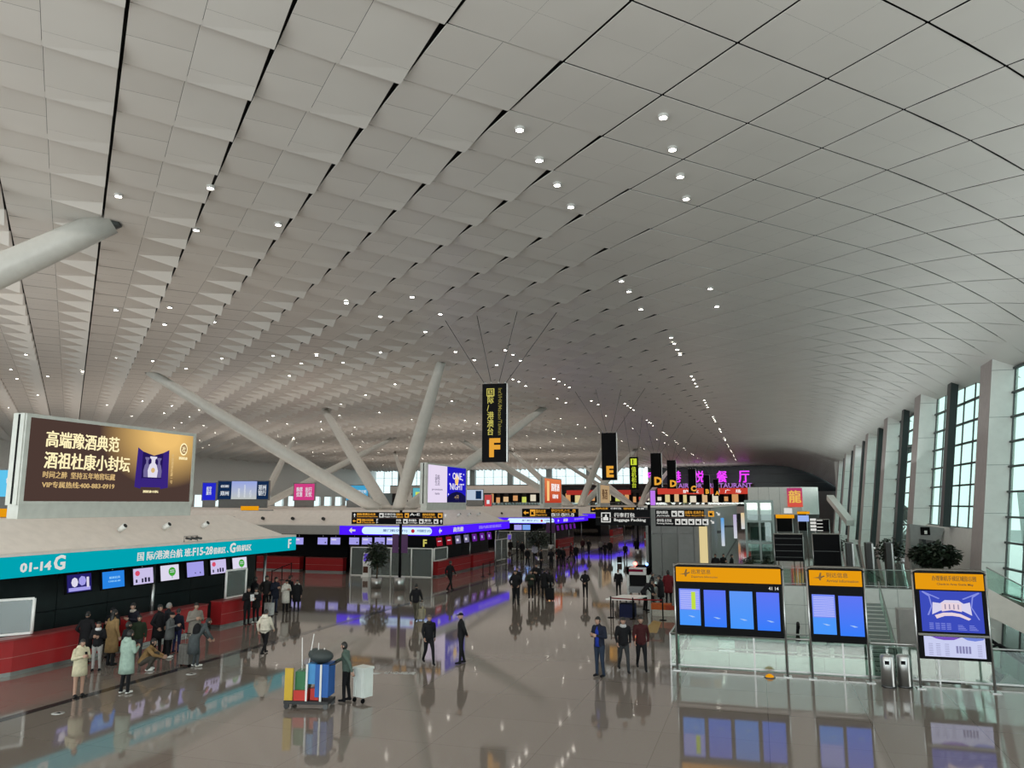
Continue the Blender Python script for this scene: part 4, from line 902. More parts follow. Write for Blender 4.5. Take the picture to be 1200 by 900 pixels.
# grey pavilion with a poster
Yb = 132; a, b = gy(876, 571, Yb), gy(940, 603, Yb); t = thing('pavilion', 'pale grey pavilion carrying a pink poster at the hall end', 'building', ((a.x + b.x) / 2, Yb, 0))
box('upper_wall', M_WHITE, t, a.x, b.x, Yb, Yb + 12, b.z, a.z); box('lower_wall', M_GREY, t, a.x, b.x, Yb + 1, Yb + 12, 0, b.z)
r = gy(960, 571, Yb); MB().prism([(b.x, Yb, b.z), (r.x, Yb + 3, b.z), (r.x, Yb + 3, a.z), (b.x, Yb, a.z)], (0, 3, 0)).build('corner_wall', M_WHITE, t); box('lower_core', M_GREY, t, b.x, r.x, Yb + 4, Yb + 8, 0, b.z)
for k in range(1, 5): box('joint', M_MGREY, t, a.x + (b.x - a.x) * k / 5 - .02, a.x + (b.x - a.x) * k / 5 + .02, Yb - .01, Yb, b.z, a.z)
box('ledge', M_GREY, t, a.x - .2, b.x + .2, Yb - .4, Yb, b.z - .25, b.z)
q = thing('wall_poster', 'pink and orange poster with a yellow emblem on the grey pavilion', 'poster', gy(932, 583, Yb)); a2, b2 = gy(922, 572, Yb - .1), gy(941, 594, Yb - .1)
panel('sheet', em_grad('poster_pink', S(235, 95, 70), S(190, 60, 120), .8), q, (a2.x, Yb - .1, b2.z), PX_, UZ, b2.x - a2.x, a2.z - b2.z, .02); text('龍', em('poster_yellow', S(240, 195, 90), .9), q, ((a2.x + b2.x) / 2, Yb - .13, (a2.z + b2.z) / 2 + .15), PX_, UZ, w=1.9, h=2.0, bold=.03, center=True)
# escalator flight going up by the windows behind the pavilion
o = MB().bar((10.6, 128, 6.2), (12.2, 118, 2.6), 1.0, .8).build('stair_flight', M_WHITE); props(o, 'white stair flight sloping down beside the pavilion', 'stairs')

# ================================================================== UPPER GALLERY
Yg = 218.0; GK = Yg / 162.0
def zg(z): return EYE + (z - EYE) * GK
t = thing('upper_gallery', 'far upper gallery with shops above a pale slab edge', 'gallery', (-35, Yg, 0))
gl = gy(560, 590, Yg).x; gr = gy(884, 590, Yg).x
box('slab', M_ROOF, t, gl - 30, gr, Yg, Yg + 18, zg(3.3), zg(4.7)); box('lower_wall', M_GREY, t, gl - 30, gr, Yg + 6, Yg + 7, 0, zg(3.3))
for k in range(14): MB().tube([(gl + 7.0 * k, Yg + .8, 0), (gl + 7.0 * k, Yg + .8, zg(3.3))], .3, 10).build('column', M_GREY, t)
box('back_wall', M_GREY, t, gl - 30, gr, Yg + 14, Yg + 14.5, zg(4.7), zg(9.2))
za = gy(800, 579, Yg).z; zb2 = gy(800, 572, Yg).z
box('fascia', M_ROOF, t, gl - 30, gy(638, 590, Yg).x, Yg + 2, Yg + 2.6, zg(7.6), zg(9.2))
box('fascia_sign', em('fascia_red', S(215, 70, 55), .8), t, gy(770, 590, Yg).x, gr, Yg + 2, Yg + 2.4, za, zb2)
box('fascia_sign', em('fascia_red_dim', S(190, 60, 50), .7), t, gy(662, 590, Yg).x, gy(738, 590, Yg).x, Yg + 2, Yg + 2.4, za - .1, zb2 - .4)
box('roof', M_GREY, t, gl - 30, gr, Yg + 2, Yg + 14.5, zg(9.2), zg(9.4))
text('炉   火   烧   烤   广   场', E_WHITE, t, (gy(800, 590, Yg).x, Yg + 1.95, za + .25), PX_, UZ, w=15.5, h=1.0, bold=.02)
rng = random.Random(3); shopc = [S(245, 225, 160), S(225, 235, 110), S(240, 200, 150), S(250, 240, 215), S(235, 170, 110), S(220, 90, 80)]
x = gl + 3; i = 0
while x < gr - 2.5:
    w = rng.uniform(1.2, 3.4); px_ok = True
    cc = shopc[rng.randrange(6)]
    box('shop_light', em('shop_light_%d' % shopc.index(cc), cc, .75), t, x, x + w * .5, Yg + 3.2, Yg + 3.4, zg(rng.uniform(5.3, 6.0)), zg(rng.uniform(6.6, 7.5))); box('shop_pier', M_BLACK, t, x + w * .55, x + w, Yg + 2.9, Yg + 3.5, zg(4.7), zg(7.5)); x += w; i += 1
box('shop_interior', mat('shop_dark', (.03, .022, .02), .6), t, gl - 30, gr, Yg + 3.5, Yg + 3.8, zg(4.7), zg(7.6))
balustrade([(gl - 28, Yg + .1, zg(4.7)), (gr, Yg + .1, zg(4.7))], 'glass balustrade along the upper gallery edge', 1.1, 5.0)
# restaurant lettering on the gallery roof
t = thing('restaurant_sign', 'purple lit rooftop restaurant characters over English letters', 'sign', gy(830, 570, Yg)); E_MAG = em('neon_magenta', S(215, 60, 235), 1.4)
for ch, px in zip('空港悦餐厅', (765, 792, 819, 846, 872)):
    p = gy(px, 558.5, Yg + 1.5); text(ch, E_MAG, t, p, PX_, UZ, w=2.9, h=3.2, bold=.03, center=True, name='character')
a = gy(795, 572, Yg + 1.6); b = gy(881, 566, Yg + 1.6); text('AIRPORT RESTAURANT', em('neon_violet', S(190, 130, 225), .9), t, (a.x, Yg + 1.6, a.z), PX_, UZ, w=b.x - a.x, h=b.z - a.z, bold=.01)
MB().bar((a.x, Yg + 2.0, zg(9.45)), (b.x, Yg + 2.0, zg(9.45)), .2, .1).build('support_rail', M_DSTEEL, t)
for px in (765, 792, 819, 846, 872): p = gy(px, 566, Yg + 1.9); MB().bar((p.x, Yg + 1.9, zg(9.4)), (p.x, Yg + 1.9, zg(12.3)), .12, .12).build('support_post', M_DSTEEL, t)
# things on the gallery
def far_sign(px0, px1, py0, py1, d, label, m, marks=(), name='gallery_screen', cat='screen', legs=True, zfoot=4.75):
    a, b = at(px0, py0, d), at(px1, py1, d); R = (b - a); R.z = 0; w = R.length; R.normalize(); N = R.cross(UZ); t = thing(name, label, cat, ((a.x + b.x) / 2, (a.y + b.y) / 2, zfoot), 'screens on the far roofs')
    o = Vector((a.x, a.y, b.z)); h = a.z - b.z
    MB().obox(o + R * w / 2 + UZ * h / 2 - N * .2, R * (w / 2 + .12), UZ * (h / 2 + .12), N * .18).build('cabinet', M_GREY, t)
    panel('display', m, t, o, R, UZ, w, h, .03)
    for mk in marks:
        if mk[0] == 'rect': panel('picture', mk[1], t, o + N * .035 + R * w * mk[2] + UZ * h * mk[3], R, UZ, w * mk[4], h * mk[5], .01)
        else: text(mk[1], mk[2], t, o + N * .04 + R * w * mk[3] + UZ * h * mk[4], R, UZ, w=w * mk[5], h=h * mk[6], bold=.02, name='caption')
    if o.z - .12 > zfoot: MB().obox(Vector((o.x, o.y, (zfoot + o.z - .12) / 2)) + R * w / 2 - N * .2, R * w * .48, UZ * (o.z - .12 - zfoot) / 2, N * .15).build('plinth', M_GREY, t)
    return t
TN = em('far_navy', S(22, 45, 80), .9); T_W = em('far_white', S(225, 230, 235), .95)
far_sign(256, 314, 564, 585, 100, 'wide screen with a pale city skyline between two navy panels', TN, [('rect', em_grad('far_city', S(190, 195, 190), S(150, 165, 225), 1), .27, 0, .5, 1), ('text', '创新', T_W, .05, .65, .17, .15), ('text', '郑州', T_W, .05, .2, .17, .25), ('text', '郑州\n银行', T_W, .8, .2, .16, .6), ('rect', T_W, .40, .1, .04, .5), ('rect', T_W, .52, .1, .03, .7), ('rect', T_W, .63, .1, .04, .4)])
far_sign(238, 252, 566, 586, 112, 'narrow blue screen left of the skyline screen', em('far_blue', S(35, 40, 200), 1), [('text', '航空\n服务', T_W, .3, .3, .4, .5)])
far_sign(345, 368, 567, 586, 112, 'pink screen with white lines of text behind the long strut', em('far_pink', S(215, 65, 135), .9), [('text', '购票\n优惠', T_W, .12, .2, .3, .6), ('text', '出行\n无忧', T_W, .55, .2, .33, .6)])
far_sign(406, 431, 569, 586, 112, 'light blue screen between the two struts', em('far_cyan', S(70, 165, 210), .9), [('rect', T_W, .1, .2, .2, .7), ('text', '创建文明', T_W, .42, .45, .5, .25), ('text', '城市', T_W, .6, .15, .3, .2)])
far_sign(484, 496, 572, 587, 112, 'small cyan screen with a yellow leaf behind the steep strut', em('far_aqua', S(95, 180, 195), .9), [('rect', em('far_yellow', S(205, 220, 90), 1), .25, .2, .5, .5)])
far_sign(-30, 29, 551, 582, 62, 'sky blue screen cut off at the edge beside the liquor billboard', em('far_sky', S(95, 195, 235), 1), [('text', '创建国家', T_W, .62, .5, .42, .25), ('text', '卫生城市', T_W, .78, .15, .3, .22)])
far_sign(547, 566, 574, 586, 150, 'small pale screen beside the night blue billboard', em('far_pale', S(190, 205, 225), .9), [('rect', TN, .55, .1, .35, .8)])
far_sign(568, 576, 580, 595, 150, 'small red poster stand on the upper gallery', em('far_red', S(205, 75, 75), .85), [('rect', T_W, .3, .3, .4, .3)], 'poster_stand', 'poster')
far_sign(762, 768, 575, 592, 140, 'narrow lilac lit panel beneath the larger D sign', em('far_lilac', S(190, 120, 235), 1), [], 'poster_stand', 'poster')
for i, (px, py, d) in enumerate(((292, 597, 60), (0, 603, 30.5))):
    p = at(px, py, d); o = thing('amber_roof_sign', 'small amber lit sign lying on the canopy roof %s' % ('below the skyline screen' if i == 0 else 'at the picture edge beside the billboard'), 'sign', (p.x, p.y, 4.75), 'amber roof signs'); w = 1.55
    box('light_face', E_HEAD, o, p.x - w / 2, p.x + w / 2, p.y, p.y + .12, 4.78, 5.1); box('bracket', M_DSTEEL, o, p.x - w / 2, p.x + w / 2 + 1.2, p.y + .13, p.y + .3, 4.75, 4.82)

# grey portal against the window parapet
a, b, c_, d_ = gy(1066, 614, 66), gy(1107, 619, 66), gy(1105, 664, 66), gy(1068, 664, 66)
t = thing('grey_portal', 'slanting grey portal with a small dark picture below the tall windows', 'portal', ((c_.x + d_.x) / 2, 66, 0))
MB().prism([(d_.x, 66, 0), (d_.x + .5, 66, 0), a + Vector((.55, 0, -1.1)), b + Vector((-.4, 0, -1.0)), b, a], (0, .8, 0)).build('frame', M_MGREY, t)
MB().prism([(d_.x + .5, 66.3, 0), (c_.x, 66.3, 0), b + Vector((-.4, .3, -1.0)), a + Vector((.55, .3, -1.1))], (0, .2, 0)).build('doorway', M_GREY, t)
e = gy(1079, 627, 65.9); panel('picture', M_BLACK, t, (e.x, 65.9, e.z), PX_, UZ, .65, .6, .02); panel('picture_mark', M_WHITE, t, (e.x + .25, 65.87, e.z + .08), PX_, UZ, .2, .25, .01)
for k in (0, 1): box('inner_post', M_DGREEN, t, d_.x + .9 + k * .8, d_.x + 1.15 + k * .8, 66.1, 66.25, 0, a.z - 1.1)

# ================================================================== OUTSIDE
o = box('ground', mat('outside_tarmac', (.32, .34, .33), .8), None, 26, 400, -60, 400, -8, -6.5); props(o, kind='structure')
for i, (x0, x1, y0, y1, h) in enumerate(((75, 95, 250, 270, 9), (60, 100, 120, 140, 5), (55, 80, 160, 175, 4))):
    t = thing('outside_building', 'grey block outside the tall windows, %s' % ['slim and distant', 'low and wide', 'lowest, behind the wide one'][i], 'building', ((x0 + x1) / 2, y0, -6.5), 'buildings outside')
    box('wall', M_MGREY, t, x0, x1, y0, y1, -6.5, h)
    for k in range(5): box('window', M_DGREEN, t, x0 + (x1 - x0) * (k + .2) / 5, x0 + (x1 - x0) * (k + .8) / 5, y0 - .1, y0, h - 4, h - 1.5)
# ================================================================== DOWNLIGHTS
E_LAMP = em('downlight_lens', (1.0, 0.93, 0.82, 1), 38.0); M_RING = mat('downlight_ring', (.6, .6, .58), .4)
lamp_mb = MB(); ring = lambda r, z: [(r * math.cos(k * math.pi / 6), r * math.sin(k * math.pi / 6), z) for k in range(12)]
lamp_mb.mat(0).add(ring(.115, 0), [tuple(range(12))[::-1]]); lamp_mb.mat(1)
lamp_mb.add(ring(.115, 0) + ring(.115, -.02) + ring(.15, -.02) + ring(.15, .09), [(r * 12 + i, r * 12 + (i + 1) % 12, (r + 1) * 12 + (i + 1) % 12, (r + 1) * 12 + i) for r in range(3) for i in range(12)])
LAMP = lamp_mb.mesh('downlight', [E_LAMP, M_RING])
seen_l = []
def downlight(x, y, label, group):
    o = bpy.data.objects.new('downlight', LAMP); COL.objects.link(o); o.location = (x, y, ceil_z(x, y) - .07); props(o, label, 'light', group); seen_l.append((x, y))
near_px = {'in the short row over the smooth ceiling': [(777, 135), (788, 173), (797, 205), (804, 231), (832, 337), (840, 358)], 'where the folded ceiling meets the smooth part': [(609, 150), (632, 185), (653, 215), (669, 240), (728, 328), (737, 340), (751, 361)],
           'among the large folded panels over the liquor billboard': [(139, 228), (247, 218), (326, 262), (230, 268), (31, 388), (13, 432), (20, 443), (136, 362), (199, 359), (193, 379), (251, 376), (134, 425), (179, 422), (218, 431), (56, 440), (97, 433), (137, 419)],
           'high above the black sign lettered F': [(406, 350), (446, 368), (483, 348), (516, 368), (371, 415), (320, 416), (353, 425), (402, 424), (521, 404), (534, 411), (545, 416), (556, 421), (592, 409), (601, 415), (610, 420), (601, 443), (608, 447), (616, 451), (649, 443), (655, 446), (661, 450), (667, 453), (653, 467), (663, 472), (693, 468), (701, 473), (706, 475)]}
for g, L in near_px.items():
    for px, py in L: p = gz(px, py, ZC); downlight(p.x, p.y, 'round white downlight ' + g, 'downlights ' + g)
for k in range(10):                                   # the long edge row, in groups of four
    for j in range(4):
        y = 51.0 + 16.5 * k + 2.1 * j; downlight(-5.0 + .02 * k, y, 'round white downlight in the long row along the edge of the folded ceiling', 'downlights in the long edge row')
for k in range(8):
    for j in range(4): downlight(-13.5, 84 + 18 * k + 2.1 * j, 'round white downlight in the inner long row beside the edge row', 'downlights in the second long row')
rl = random.Random(11); n_ = 0
while len(seen_l) < 285:
    m = rl.randrange(-45, 30); n = rl.randrange(2, 80); c = LO + (m + .78) * LA + (n + .75) * LB
    if -105 < c.x < -14 and 42 < c.y < 225 and (m + 2 * n) % 3 == 0:
        u = proj_ok = True
        if all(abs(c.x - x) + abs(c.y - y) > 1 for x, y in seen_l): downlight(c.x, c.y, 'small distant downlight among the far folded ceiling panels', 'distant downlights')

# ================================================================== PEOPLE
SCR = TMP
def tcap(mb, p0, p1, r0, r1, n=10, fl=1.0):
    """tapered limb with round ends"""
    p0 = Vector(p0); p1 = Vector(p1); d = (p1 - p0); L = max(d.length, 1e-4); d = d / L
    pts = [p0 - d * r0 * .8, p0 - d * r0 * .5, p0, p0 + d * L * .5, p1, p1 + d * r1 * .5, p1 + d * r1 * .8]
    mb.tube(pts, [r0 * .45, r0 * .85, r0, (r0 + r1) / 2, r1, r1 * .85, r1 * .45], n)
def loft(mb, rings, n=14):
    """rings: (centre, rx, ry, forward tilt)"""
    vs = []; fs = []
    for c, rx, ry, ti in rings:
        for k in range(n):
            a = 2 * math.pi * k / n; x, y = rx * math.cos(a), ry * math.sin(a); vs.append((c[0] + x, c[1] + y * math.cos(ti), c[2] + y * math.sin(ti)))
    for i in range(len(rings) - 1):
        for k in range(n): fs.append((i * n + k, i * n + (k + 1) % n, (i + 1) * n + (k + 1) % n, (i + 1) * n + k))
    fs += [tuple(range(n))[::-1], tuple((len(rings) - 1) * n + k for k in range(n))]
    mb.add(vs, fs, True)
POSES = {
 'stand':  dict(pel=(0, 0, .93), neck=(0, 0, 1.45), head=(0, -.02, 1.60), kn=[(.10, -.01, .49), (-.10, -.01, .49)], an=[(.11, .02, .08), (-.11, .02, .08)], el=[(.25, .03, 1.14), (-.25, .03, 1.14)], wr=[(.25, -.06, .90), (-.25, -.06, .90)]),
 'phone':  dict(pel=(0, 0, .93), neck=(0, 0, 1.45), head=(0, -.06, 1.59), kn=[(.10, -.01, .49), (-.10, .0, .49)], an=[(.12, .03, .08), (-.10, .0, .08)], el=[(.25, -.02, 1.13), (-.25, -.02, 1.13)], wr=[(.10, -.27, 1.20), (-.08, -.29, 1.22)]),
 'walk':   dict(pel=(0, 0, .90), neck=(0, -.02, 1.42), head=(0, -.05, 1.57), kn=[(.10, -.20, .50), (-.10, .04, .46)], an=[(.10, -.29, .09), (-.10, .33, .13)], el=[(.25, .12, 1.13), (-.25, -.08, 1.12)], wr=[(.24, .06, .88), (-.24, -.24, .93)]),
 'pocket': dict(pel=(0, 0, .93), neck=(0, 0, 1.45), head=(0, -.02, 1.60), kn=[(.11, -.02, .49), (-.10, .02, .49)], an=[(.14, -.02, .08), (-.12, .05, .08)], el=[(.30, .06, 1.14), (-.30, .06, 1.14)], wr=[(.20, -.10, .97), (-.20, -.10, .97)]),
 'behind': dict(pel=(0, 0, .93), neck=(0, 0, 1.45), head=(0, -.02, 1.60), kn=[(.10, -.02, .49), (-.11, .04, .49)], an=[(.11, -.05, .08), (-.13, .14, .08)], el=[(.28, .10, 1.15), (-.28, .10, 1.15)], wr=[(.07, .20, .96), (-.07, .20, .98)]),
 'push':   dict(pel=(0, 0, .93), neck=(0, -.05, 1.45), head=(0, -.10, 1.60), kn=[(.10, -.03, .49), (-.10, .02, .49)], an=[(.11, -.02, .08), (-.11, .08, .08)], el=[(.24, .16, 1.15), (-.22, -.24, 1.17)], wr=[(.26, .26, .92), (-.17, -.50, 1.08)]),
 'squat':  dict(pel=(0, .14, .30), neck=(0, -.10, .74), head=(0, -.17, .87), kn=[(.16, -.28, .48), (-.16, -.26, .46)], an=[(.12, -.06, .08), (-.12, -.06, .08)], el=[(.24, -.24, .52), (-.24, -.24, .52)], wr=[(.12, -.48, .42), (-.10, -.48, .42)]),
 'bend':   dict(pel=(0, .12, .92), neck=(0, -.20, 1.30), head=(0, -.32, 1.38), kn=[(.10, .0, .49), (-.10, .0, .49)], an=[(.11, .06, .08), (-.11, .02, .08)], el=[(.24, -.26, 1.02), (-.24, -.26, 1.02)], wr=[(.16, -.40, .82), (-.16, -.42, .84)]),
}
HEAD_C = {}
def make_body(pose):
    P = POSES[pose]; mb = MB(); segs = []       # segs: p0, p1, r, slot  (0 skin,1 top,2 bottom,3 shoes)
    pel = Vector(P['pel']); nk = Vector(P['neck']); hd = Vector(P['head']); sp = nk - pel; L = sp.length; ti = math.atan2(-sp.y, sp.z)
    rings = []
    for t, rx, ry in ((-.14, .13, .10), (-.06, .165, .125), (.08, .175, .13), (.3, .165, .12), (.55, .175, .125), (.78, .195, .125), (.92, .175, .105), (1.0, .09, .075)):
        c = pel + sp * t; rings.append((c, rx, ry, -ti * .9 if False else 0.0))
    loft(mb, rings); segs.append((pel - sp * .02, nk, .14, 1))
    segs.append((pel - sp * .16, pel - sp * .12, .10, 2))
    tcap(mb, nk - sp.normalized() * .04, hd, .058, .052); segs.append((nk + sp.normalized() * .05, hd, .05, 0))
    for i, sg in enumerate((1, -1)):
        hip = pel + Vector((.09 * sg, 0, -.05)); kn = Vector(P['kn'][i]); an = Vector(P['an'][i])
        tcap(mb, hip, kn, .098, .066); tcap(mb, kn, an, .064, .048); segs.append((hip - Vector((0, 0, .05)), kn, .08, 2)); segs.append((kn, an, .055, 2))
        fw = Vector((.02 * sg, -1, 0)).normalized(); toe = an + fw * .15 + Vector((0, 0, .045 - an.z if an.z < .1 else -.06)); heel = an + Vector((0, .03, -.03))
        tcap(mb, heel, toe, .046, .038); segs.append((heel + Vector((0, 0, -.02)), toe, .045, 3))
        sh = pel + sp * .87 + Vector((.175 * sg, 0, 0)); el = Vector(P['el'][i]); wr = Vector(P['wr'][i])
        tcap(mb, pel + sp * .82 + Vector((.06 * sg, 0, 0)), sh, .085, .075); tcap(mb, sh, el, .070, .055); tcap(mb, el, wr, .054, .040)
        for a, b in ((sh, el), (el, wr)): segs.append((a, b, .055, 1))
    me = mb.mesh('tmp', []); o = bpy.data.objects.new('tmp', me); SCR.collection.objects.link(o)
    md = o.modifiers.new('r', 'REMESH'); md.mode = 'VOXEL'; md.voxel_size = .024; md.use_smooth_shade = True
    s2 = o.modifiers.new('s', 'SMOOTH'); s2.iterations = 3; s2.factor = .5
    SCR.view_layers[0].update(); body = bpy.data.meshes.new_from_object(o.evaluated_get(SCR.view_layers[0].depsgraph)); bpy.data.objects.remove(o)
    n = len(body.vertices); co = np.zeros(n * 3); body.vertices.foreach_get('co', co); co = co.reshape(-1, 3)
    fc = np.zeros(len(body.polygons) * 3); body.polygons.foreach_get('center', fc); fc = fc.reshape(-1, 3)
    best = np.full(len(fc), 9.0); slot = np.zeros(len(fc), int)
    for a, b, r, s in segs:
        a = np.array(a); b = np.array(b); ab = b - a; t = np.clip(((fc - a) @ ab) / (ab @ ab + 1e-9), 0, 1); dd = np.linalg.norm(fc - (a + t[:, None] * ab), axis=1) - r
        m = dd < best; best[m] = dd[m]; slot[m] = s
    faces = [tuple(p.vertices) for p in body.polygons]
    out = MB(); out.v = [tuple(c) for c in co]; out.f = [list(f) for f in faces]; out.mi = slot.tolist(); out.smooth = [True] * len(faces)
    # head: skull, jaw, nose, ears, eyes, mouth (slot 0 skin, 4 dark features)
    out.mat(0); b0 = len(out.v); out.ball(hd, .074, .093, .118, 16, 12)
    for i in range(b0, len(out.v)):
        x, y, z = out.v[i]; dz = (z - hd.z) / .118
        if dz < 0: k = 1 + .22 * dz; x = hd.x + (x - hd.x) * k; y = hd.y + (y - hd.y) * (k if y > hd.y else 1 + .02 * dz)
        out.v[i] = (x, y, z)
    out.tube([(hd.x, hd.y - .080, hd.z + .02), (hd.x, hd.y - .106, hd.z - .026), (hd.x, hd.y - .085, hd.z - .034)], [.008, .016, .010], 6)
    for sg in (-1, 1): out.ball((hd.x + .076 * sg, hd.y + .008, hd.z - .006), .012, .022, .033, 8, 6)
    out.mat(4)
    for sg in (-1, 1): out.ball((hd.x + .030 * sg, hd.y - .082, hd.z + .012), .013, .008, .007, 8, 5); out.ball((hd.x + .031 * sg, hd.y - .085, hd.z + .032), .017, .006, .004, 8, 4)
    out.ball((hd.x, hd.y - .086, hd.z - .062), .022, .008, .005, 8, 4)
    # hands: palm, four curled fingers of unequal length and a thumb from the side of the palm
    out.mat(0)
    for i, sg in enumerate((1, -1)):
        el = Vector(P['el'][i]); wr = Vector(P['wr'][i]); d = (wr - el).normalized(); inn = Vector((-sg, 0, 0)); inn = (inn - d * inn.dot(d)).normalized(); sd = d.cross(inn).normalized()
        if sd.y > 0: sd = -sd
        pc = wr + d * .06; out.obox(pc, d * .045, sd * .038, inn * .013)
        for f, (off, ln) in enumerate(((.028, .062), (.010, .072), (-.009, .066), (-.027, .050))):
            k0 = wr + d * .10 + sd * off; k1 = k0 + d * ln * .5 + inn * .012; k2 = k1 + d * ln * .35 + inn * .03; out.tube([k0, k1, k2], [.0095, .009, .007], 6)
        t0 = wr + d * .035 + sd * .036; out.tube([t0, t0 + sd * .022 + d * .025 + inn * .01, t0 + sd * .024 + d * .058 + inn * .02], [.011, .010, .008], 6)
    HEAD_C[pose] = hd
    me = bpy.data.meshes.new('person_' + pose); me.from_pydata(out.v, [], out.f)
    for _ in range(5): me.materials.append(None)
    me.polygons.foreach_set('material_index', out.mi); me.polygons.foreach_set('use_smooth', out.smooth); me.update()
    return me
BODY = {p: make_body(p) for p in POSES}
HAIR = {}
def hair_mesh(pose, kind):
    k = (pose, kind)
    if k in HAIR: return HAIR[k]
    h = HEAD_C[pose]; mb = MB(); n, m = 16, 10; vs = []; R = (.084, .104, .127)
    full = MB().ball((0, 0, 0), *R, n, m); keep = []
    for f in full.f:
        c = sum((Vector(full.v[i]) for i in f), Vector()) / len(f)
        low = {'short': -.02, 'bob': -.10, 'long': -.10, 'hat': .02, 'cap': .02}[kind]
        if (c.y > -.035 and c.z > low) or c.z > (.055 if kind != 'hat' else .03): keep.append(f)
    mb.add([(h.x + v[0], h.y + v[1] + .004, h.z + v[2]) for v in full.v], keep, True)
    if kind == 'long': loft(mb, [((h.x, h.y + .05, h.z + .02), .078, .055, 0), ((h.x, h.y + .075, h.z - .12), .085, .045, 0), ((h.x, h.y + .10, h.z - .26), .08, .035, 0), ((h.x, h.y + .11, h.z - .36), .05, .02, 0)])
    if kind == 'cap': mb.prism([(h.x - .07, h.y - .06, h.z + .045), (h.x + .07, h.y - .06, h.z + .045), (h.x + .055, h.y - .165, h.z + .03), (h.x - .055, h.y - .165, h.z + .03)], (0, 0, .012))
    if kind == 'hat': mb.lathe((h.x, h.y, h.z), [(.088, .02), (.094, .03), (.094, .065), (.088, .07)], 16)
    HAIR[k] = mb.mesh('hair_' + kind, []); HAIR[k].materials.append(None); return HAIR[k]
COATS = {}
def coat_mesh(pose, hem):
    k = (pose, hem)
    if k in COATS: return COATS[k]
    P = POSES[pose]; pel = Vector(P['pel']); nk = Vector(P['neck']); sp = nk - pel; mb = MB()
    top = pel + sp * .80; dz = pel.z - hem
    loft(mb, [(pel + sp * .86, .19, .125, 0), (top, .212, .145, 0), (pel + sp * .5, .20, .150, 0), (pel + sp * .2, .20, .155, 0), (pel, .205, .165, 0), (pel - Vector((0, 0, dz * .5)), .215, .175, 0), (pel - Vector((0, 0, dz)), .225, .185, 0)], 18)
    COATS[k] = mb.mesh('coat', []); COATS[k].materials.append(None); return COATS[k]
CLO = {}
def cloth(c):
    k = tuple(c)
    if k not in CLO: CLO[k] = mat('cloth_%d_%d_%d' % k, S(*c)[:3], .8, 0, .12, 12, .2)
    return CLO[k]
M_SKIN = mat('skin', (.42, .25, .18), .55, 0, .05); M_FEAT = mat('face_features', (.05, .025, .02), .6); M_HAIRM = mat('black_hair', (.008, .007, .006), .5)
GREYH = mat('grey_hair', (.25, .24, .23), .6)
def set_slot(o, mats):
    for s, m in zip(o.material_slots, mats): s.link = 'OBJECT'; s.material = m
BLK, NVY, DGR = (24, 24, 27), (28, 32, 46), (52, 54, 56)
def person(label, px, py, hpy, pose, face, top=BLK, bot=BLK, shoe=(18, 18, 18), hair='short', coat=None, hood=None, hairm=None, skinlegs=False, group='people in the hall', scarf=None, bag=None, ground=None):
    g = gz(px, py) if ground is None else Vector(ground); hz = gy(px, hpy, g.y).z
    if 15 < g.y < 31.6 and g.x < -21.75: g.x = -21.75
    nominal = POSES[pose]['head'][2] + .12; sc = hz / nominal
    if pose not in ('squat', 'bend'): sc = max(.90, min(1.06, sc))
    else: sc = max(.92, min(1.04, sc))
    r = bpy.data.objects.new('person', BODY[pose]); COL.objects.link(r); r.location = (g.x, g.y, 0); r.rotation_euler = (0, 0, math.radians(face)); r.scale = (sc, sc, sc)
    set_slot(r, [M_SKIN, cloth(top), M_SKIN if skinlegs else cloth(bot), cloth(shoe), M_FEAT]); props(r, label, 'person', group)
    def child(name, me, m):
        c = bpy.data.objects.new(name, me); COL.objects.link(c); c.parent = r
        set_slot(c, [m] * len(me.materials)); return c
    child({'cap': 'cap', 'hat': 'knit_hat'}.get(hair, 'hair'), hair_mesh(pose, hair), hairm or (cloth(BLK) if hair in ('cap', 'hat') else M_HAIRM))
    if coat: child('coat', coat_mesh(pose, coat), cloth(top))
    h = HEAD_C[pose]
    if hood:
        mb = MB(); loft(mb, [((h.x, h.y + .09, h.z - .22), .13, .075, 0), ((h.x, h.y + .10, h.z - .14), .14, .085, 0), ((h.x, h.y + .09, h.z - .07), .11, .06, 0)]); child('hood', mb.mesh('hood', [cloth(hood)]), cloth(hood))
    if scarf:
        mb = MB(); mb.lathe((h.x, h.y + .01, h.z - .2), [(.09, 0), (.11, .03), (.10, .08), (.08, .1)], 14); child('collar', mb.mesh('collar', [cloth(scarf)]), cloth(scarf))
    if bag == 'backpack':
        mb = MB(); mb.ball((0, POSES[pose]['neck'][1] + .24, POSES[pose]['neck'][2] - .2), .19, .14, .27, 14, 10); child('backpack', mb.mesh('backpack', [cloth(BLK)]), cloth(BLK))
    if bag == 'paper':
        w = POSES[pose]['wr'][1]; mb = MB(); mb.obox((w[0] + .06, w[1] - .10, w[2] + .03), (.10, 0, 0), (0, .02, .14), (0, .004, 0)); child('paper', mb.mesh('paper', [cloth((225, 225, 225))]), cloth((225, 225, 225)))
    if bag == 'handset':
        w = POSES[pose]['wr'][1]; mb = MB(); mb.obox((w[0] + .08, w[1] - .06, w[2] + .07), (.037, 0, 0), (0, .03, .07), (0, .004, -.002)); child('handset', mb.mesh('handset', [cloth((20, 20, 22))]), cloth((20, 20, 22)))
    return r
W_SH = (215, 215, 210)
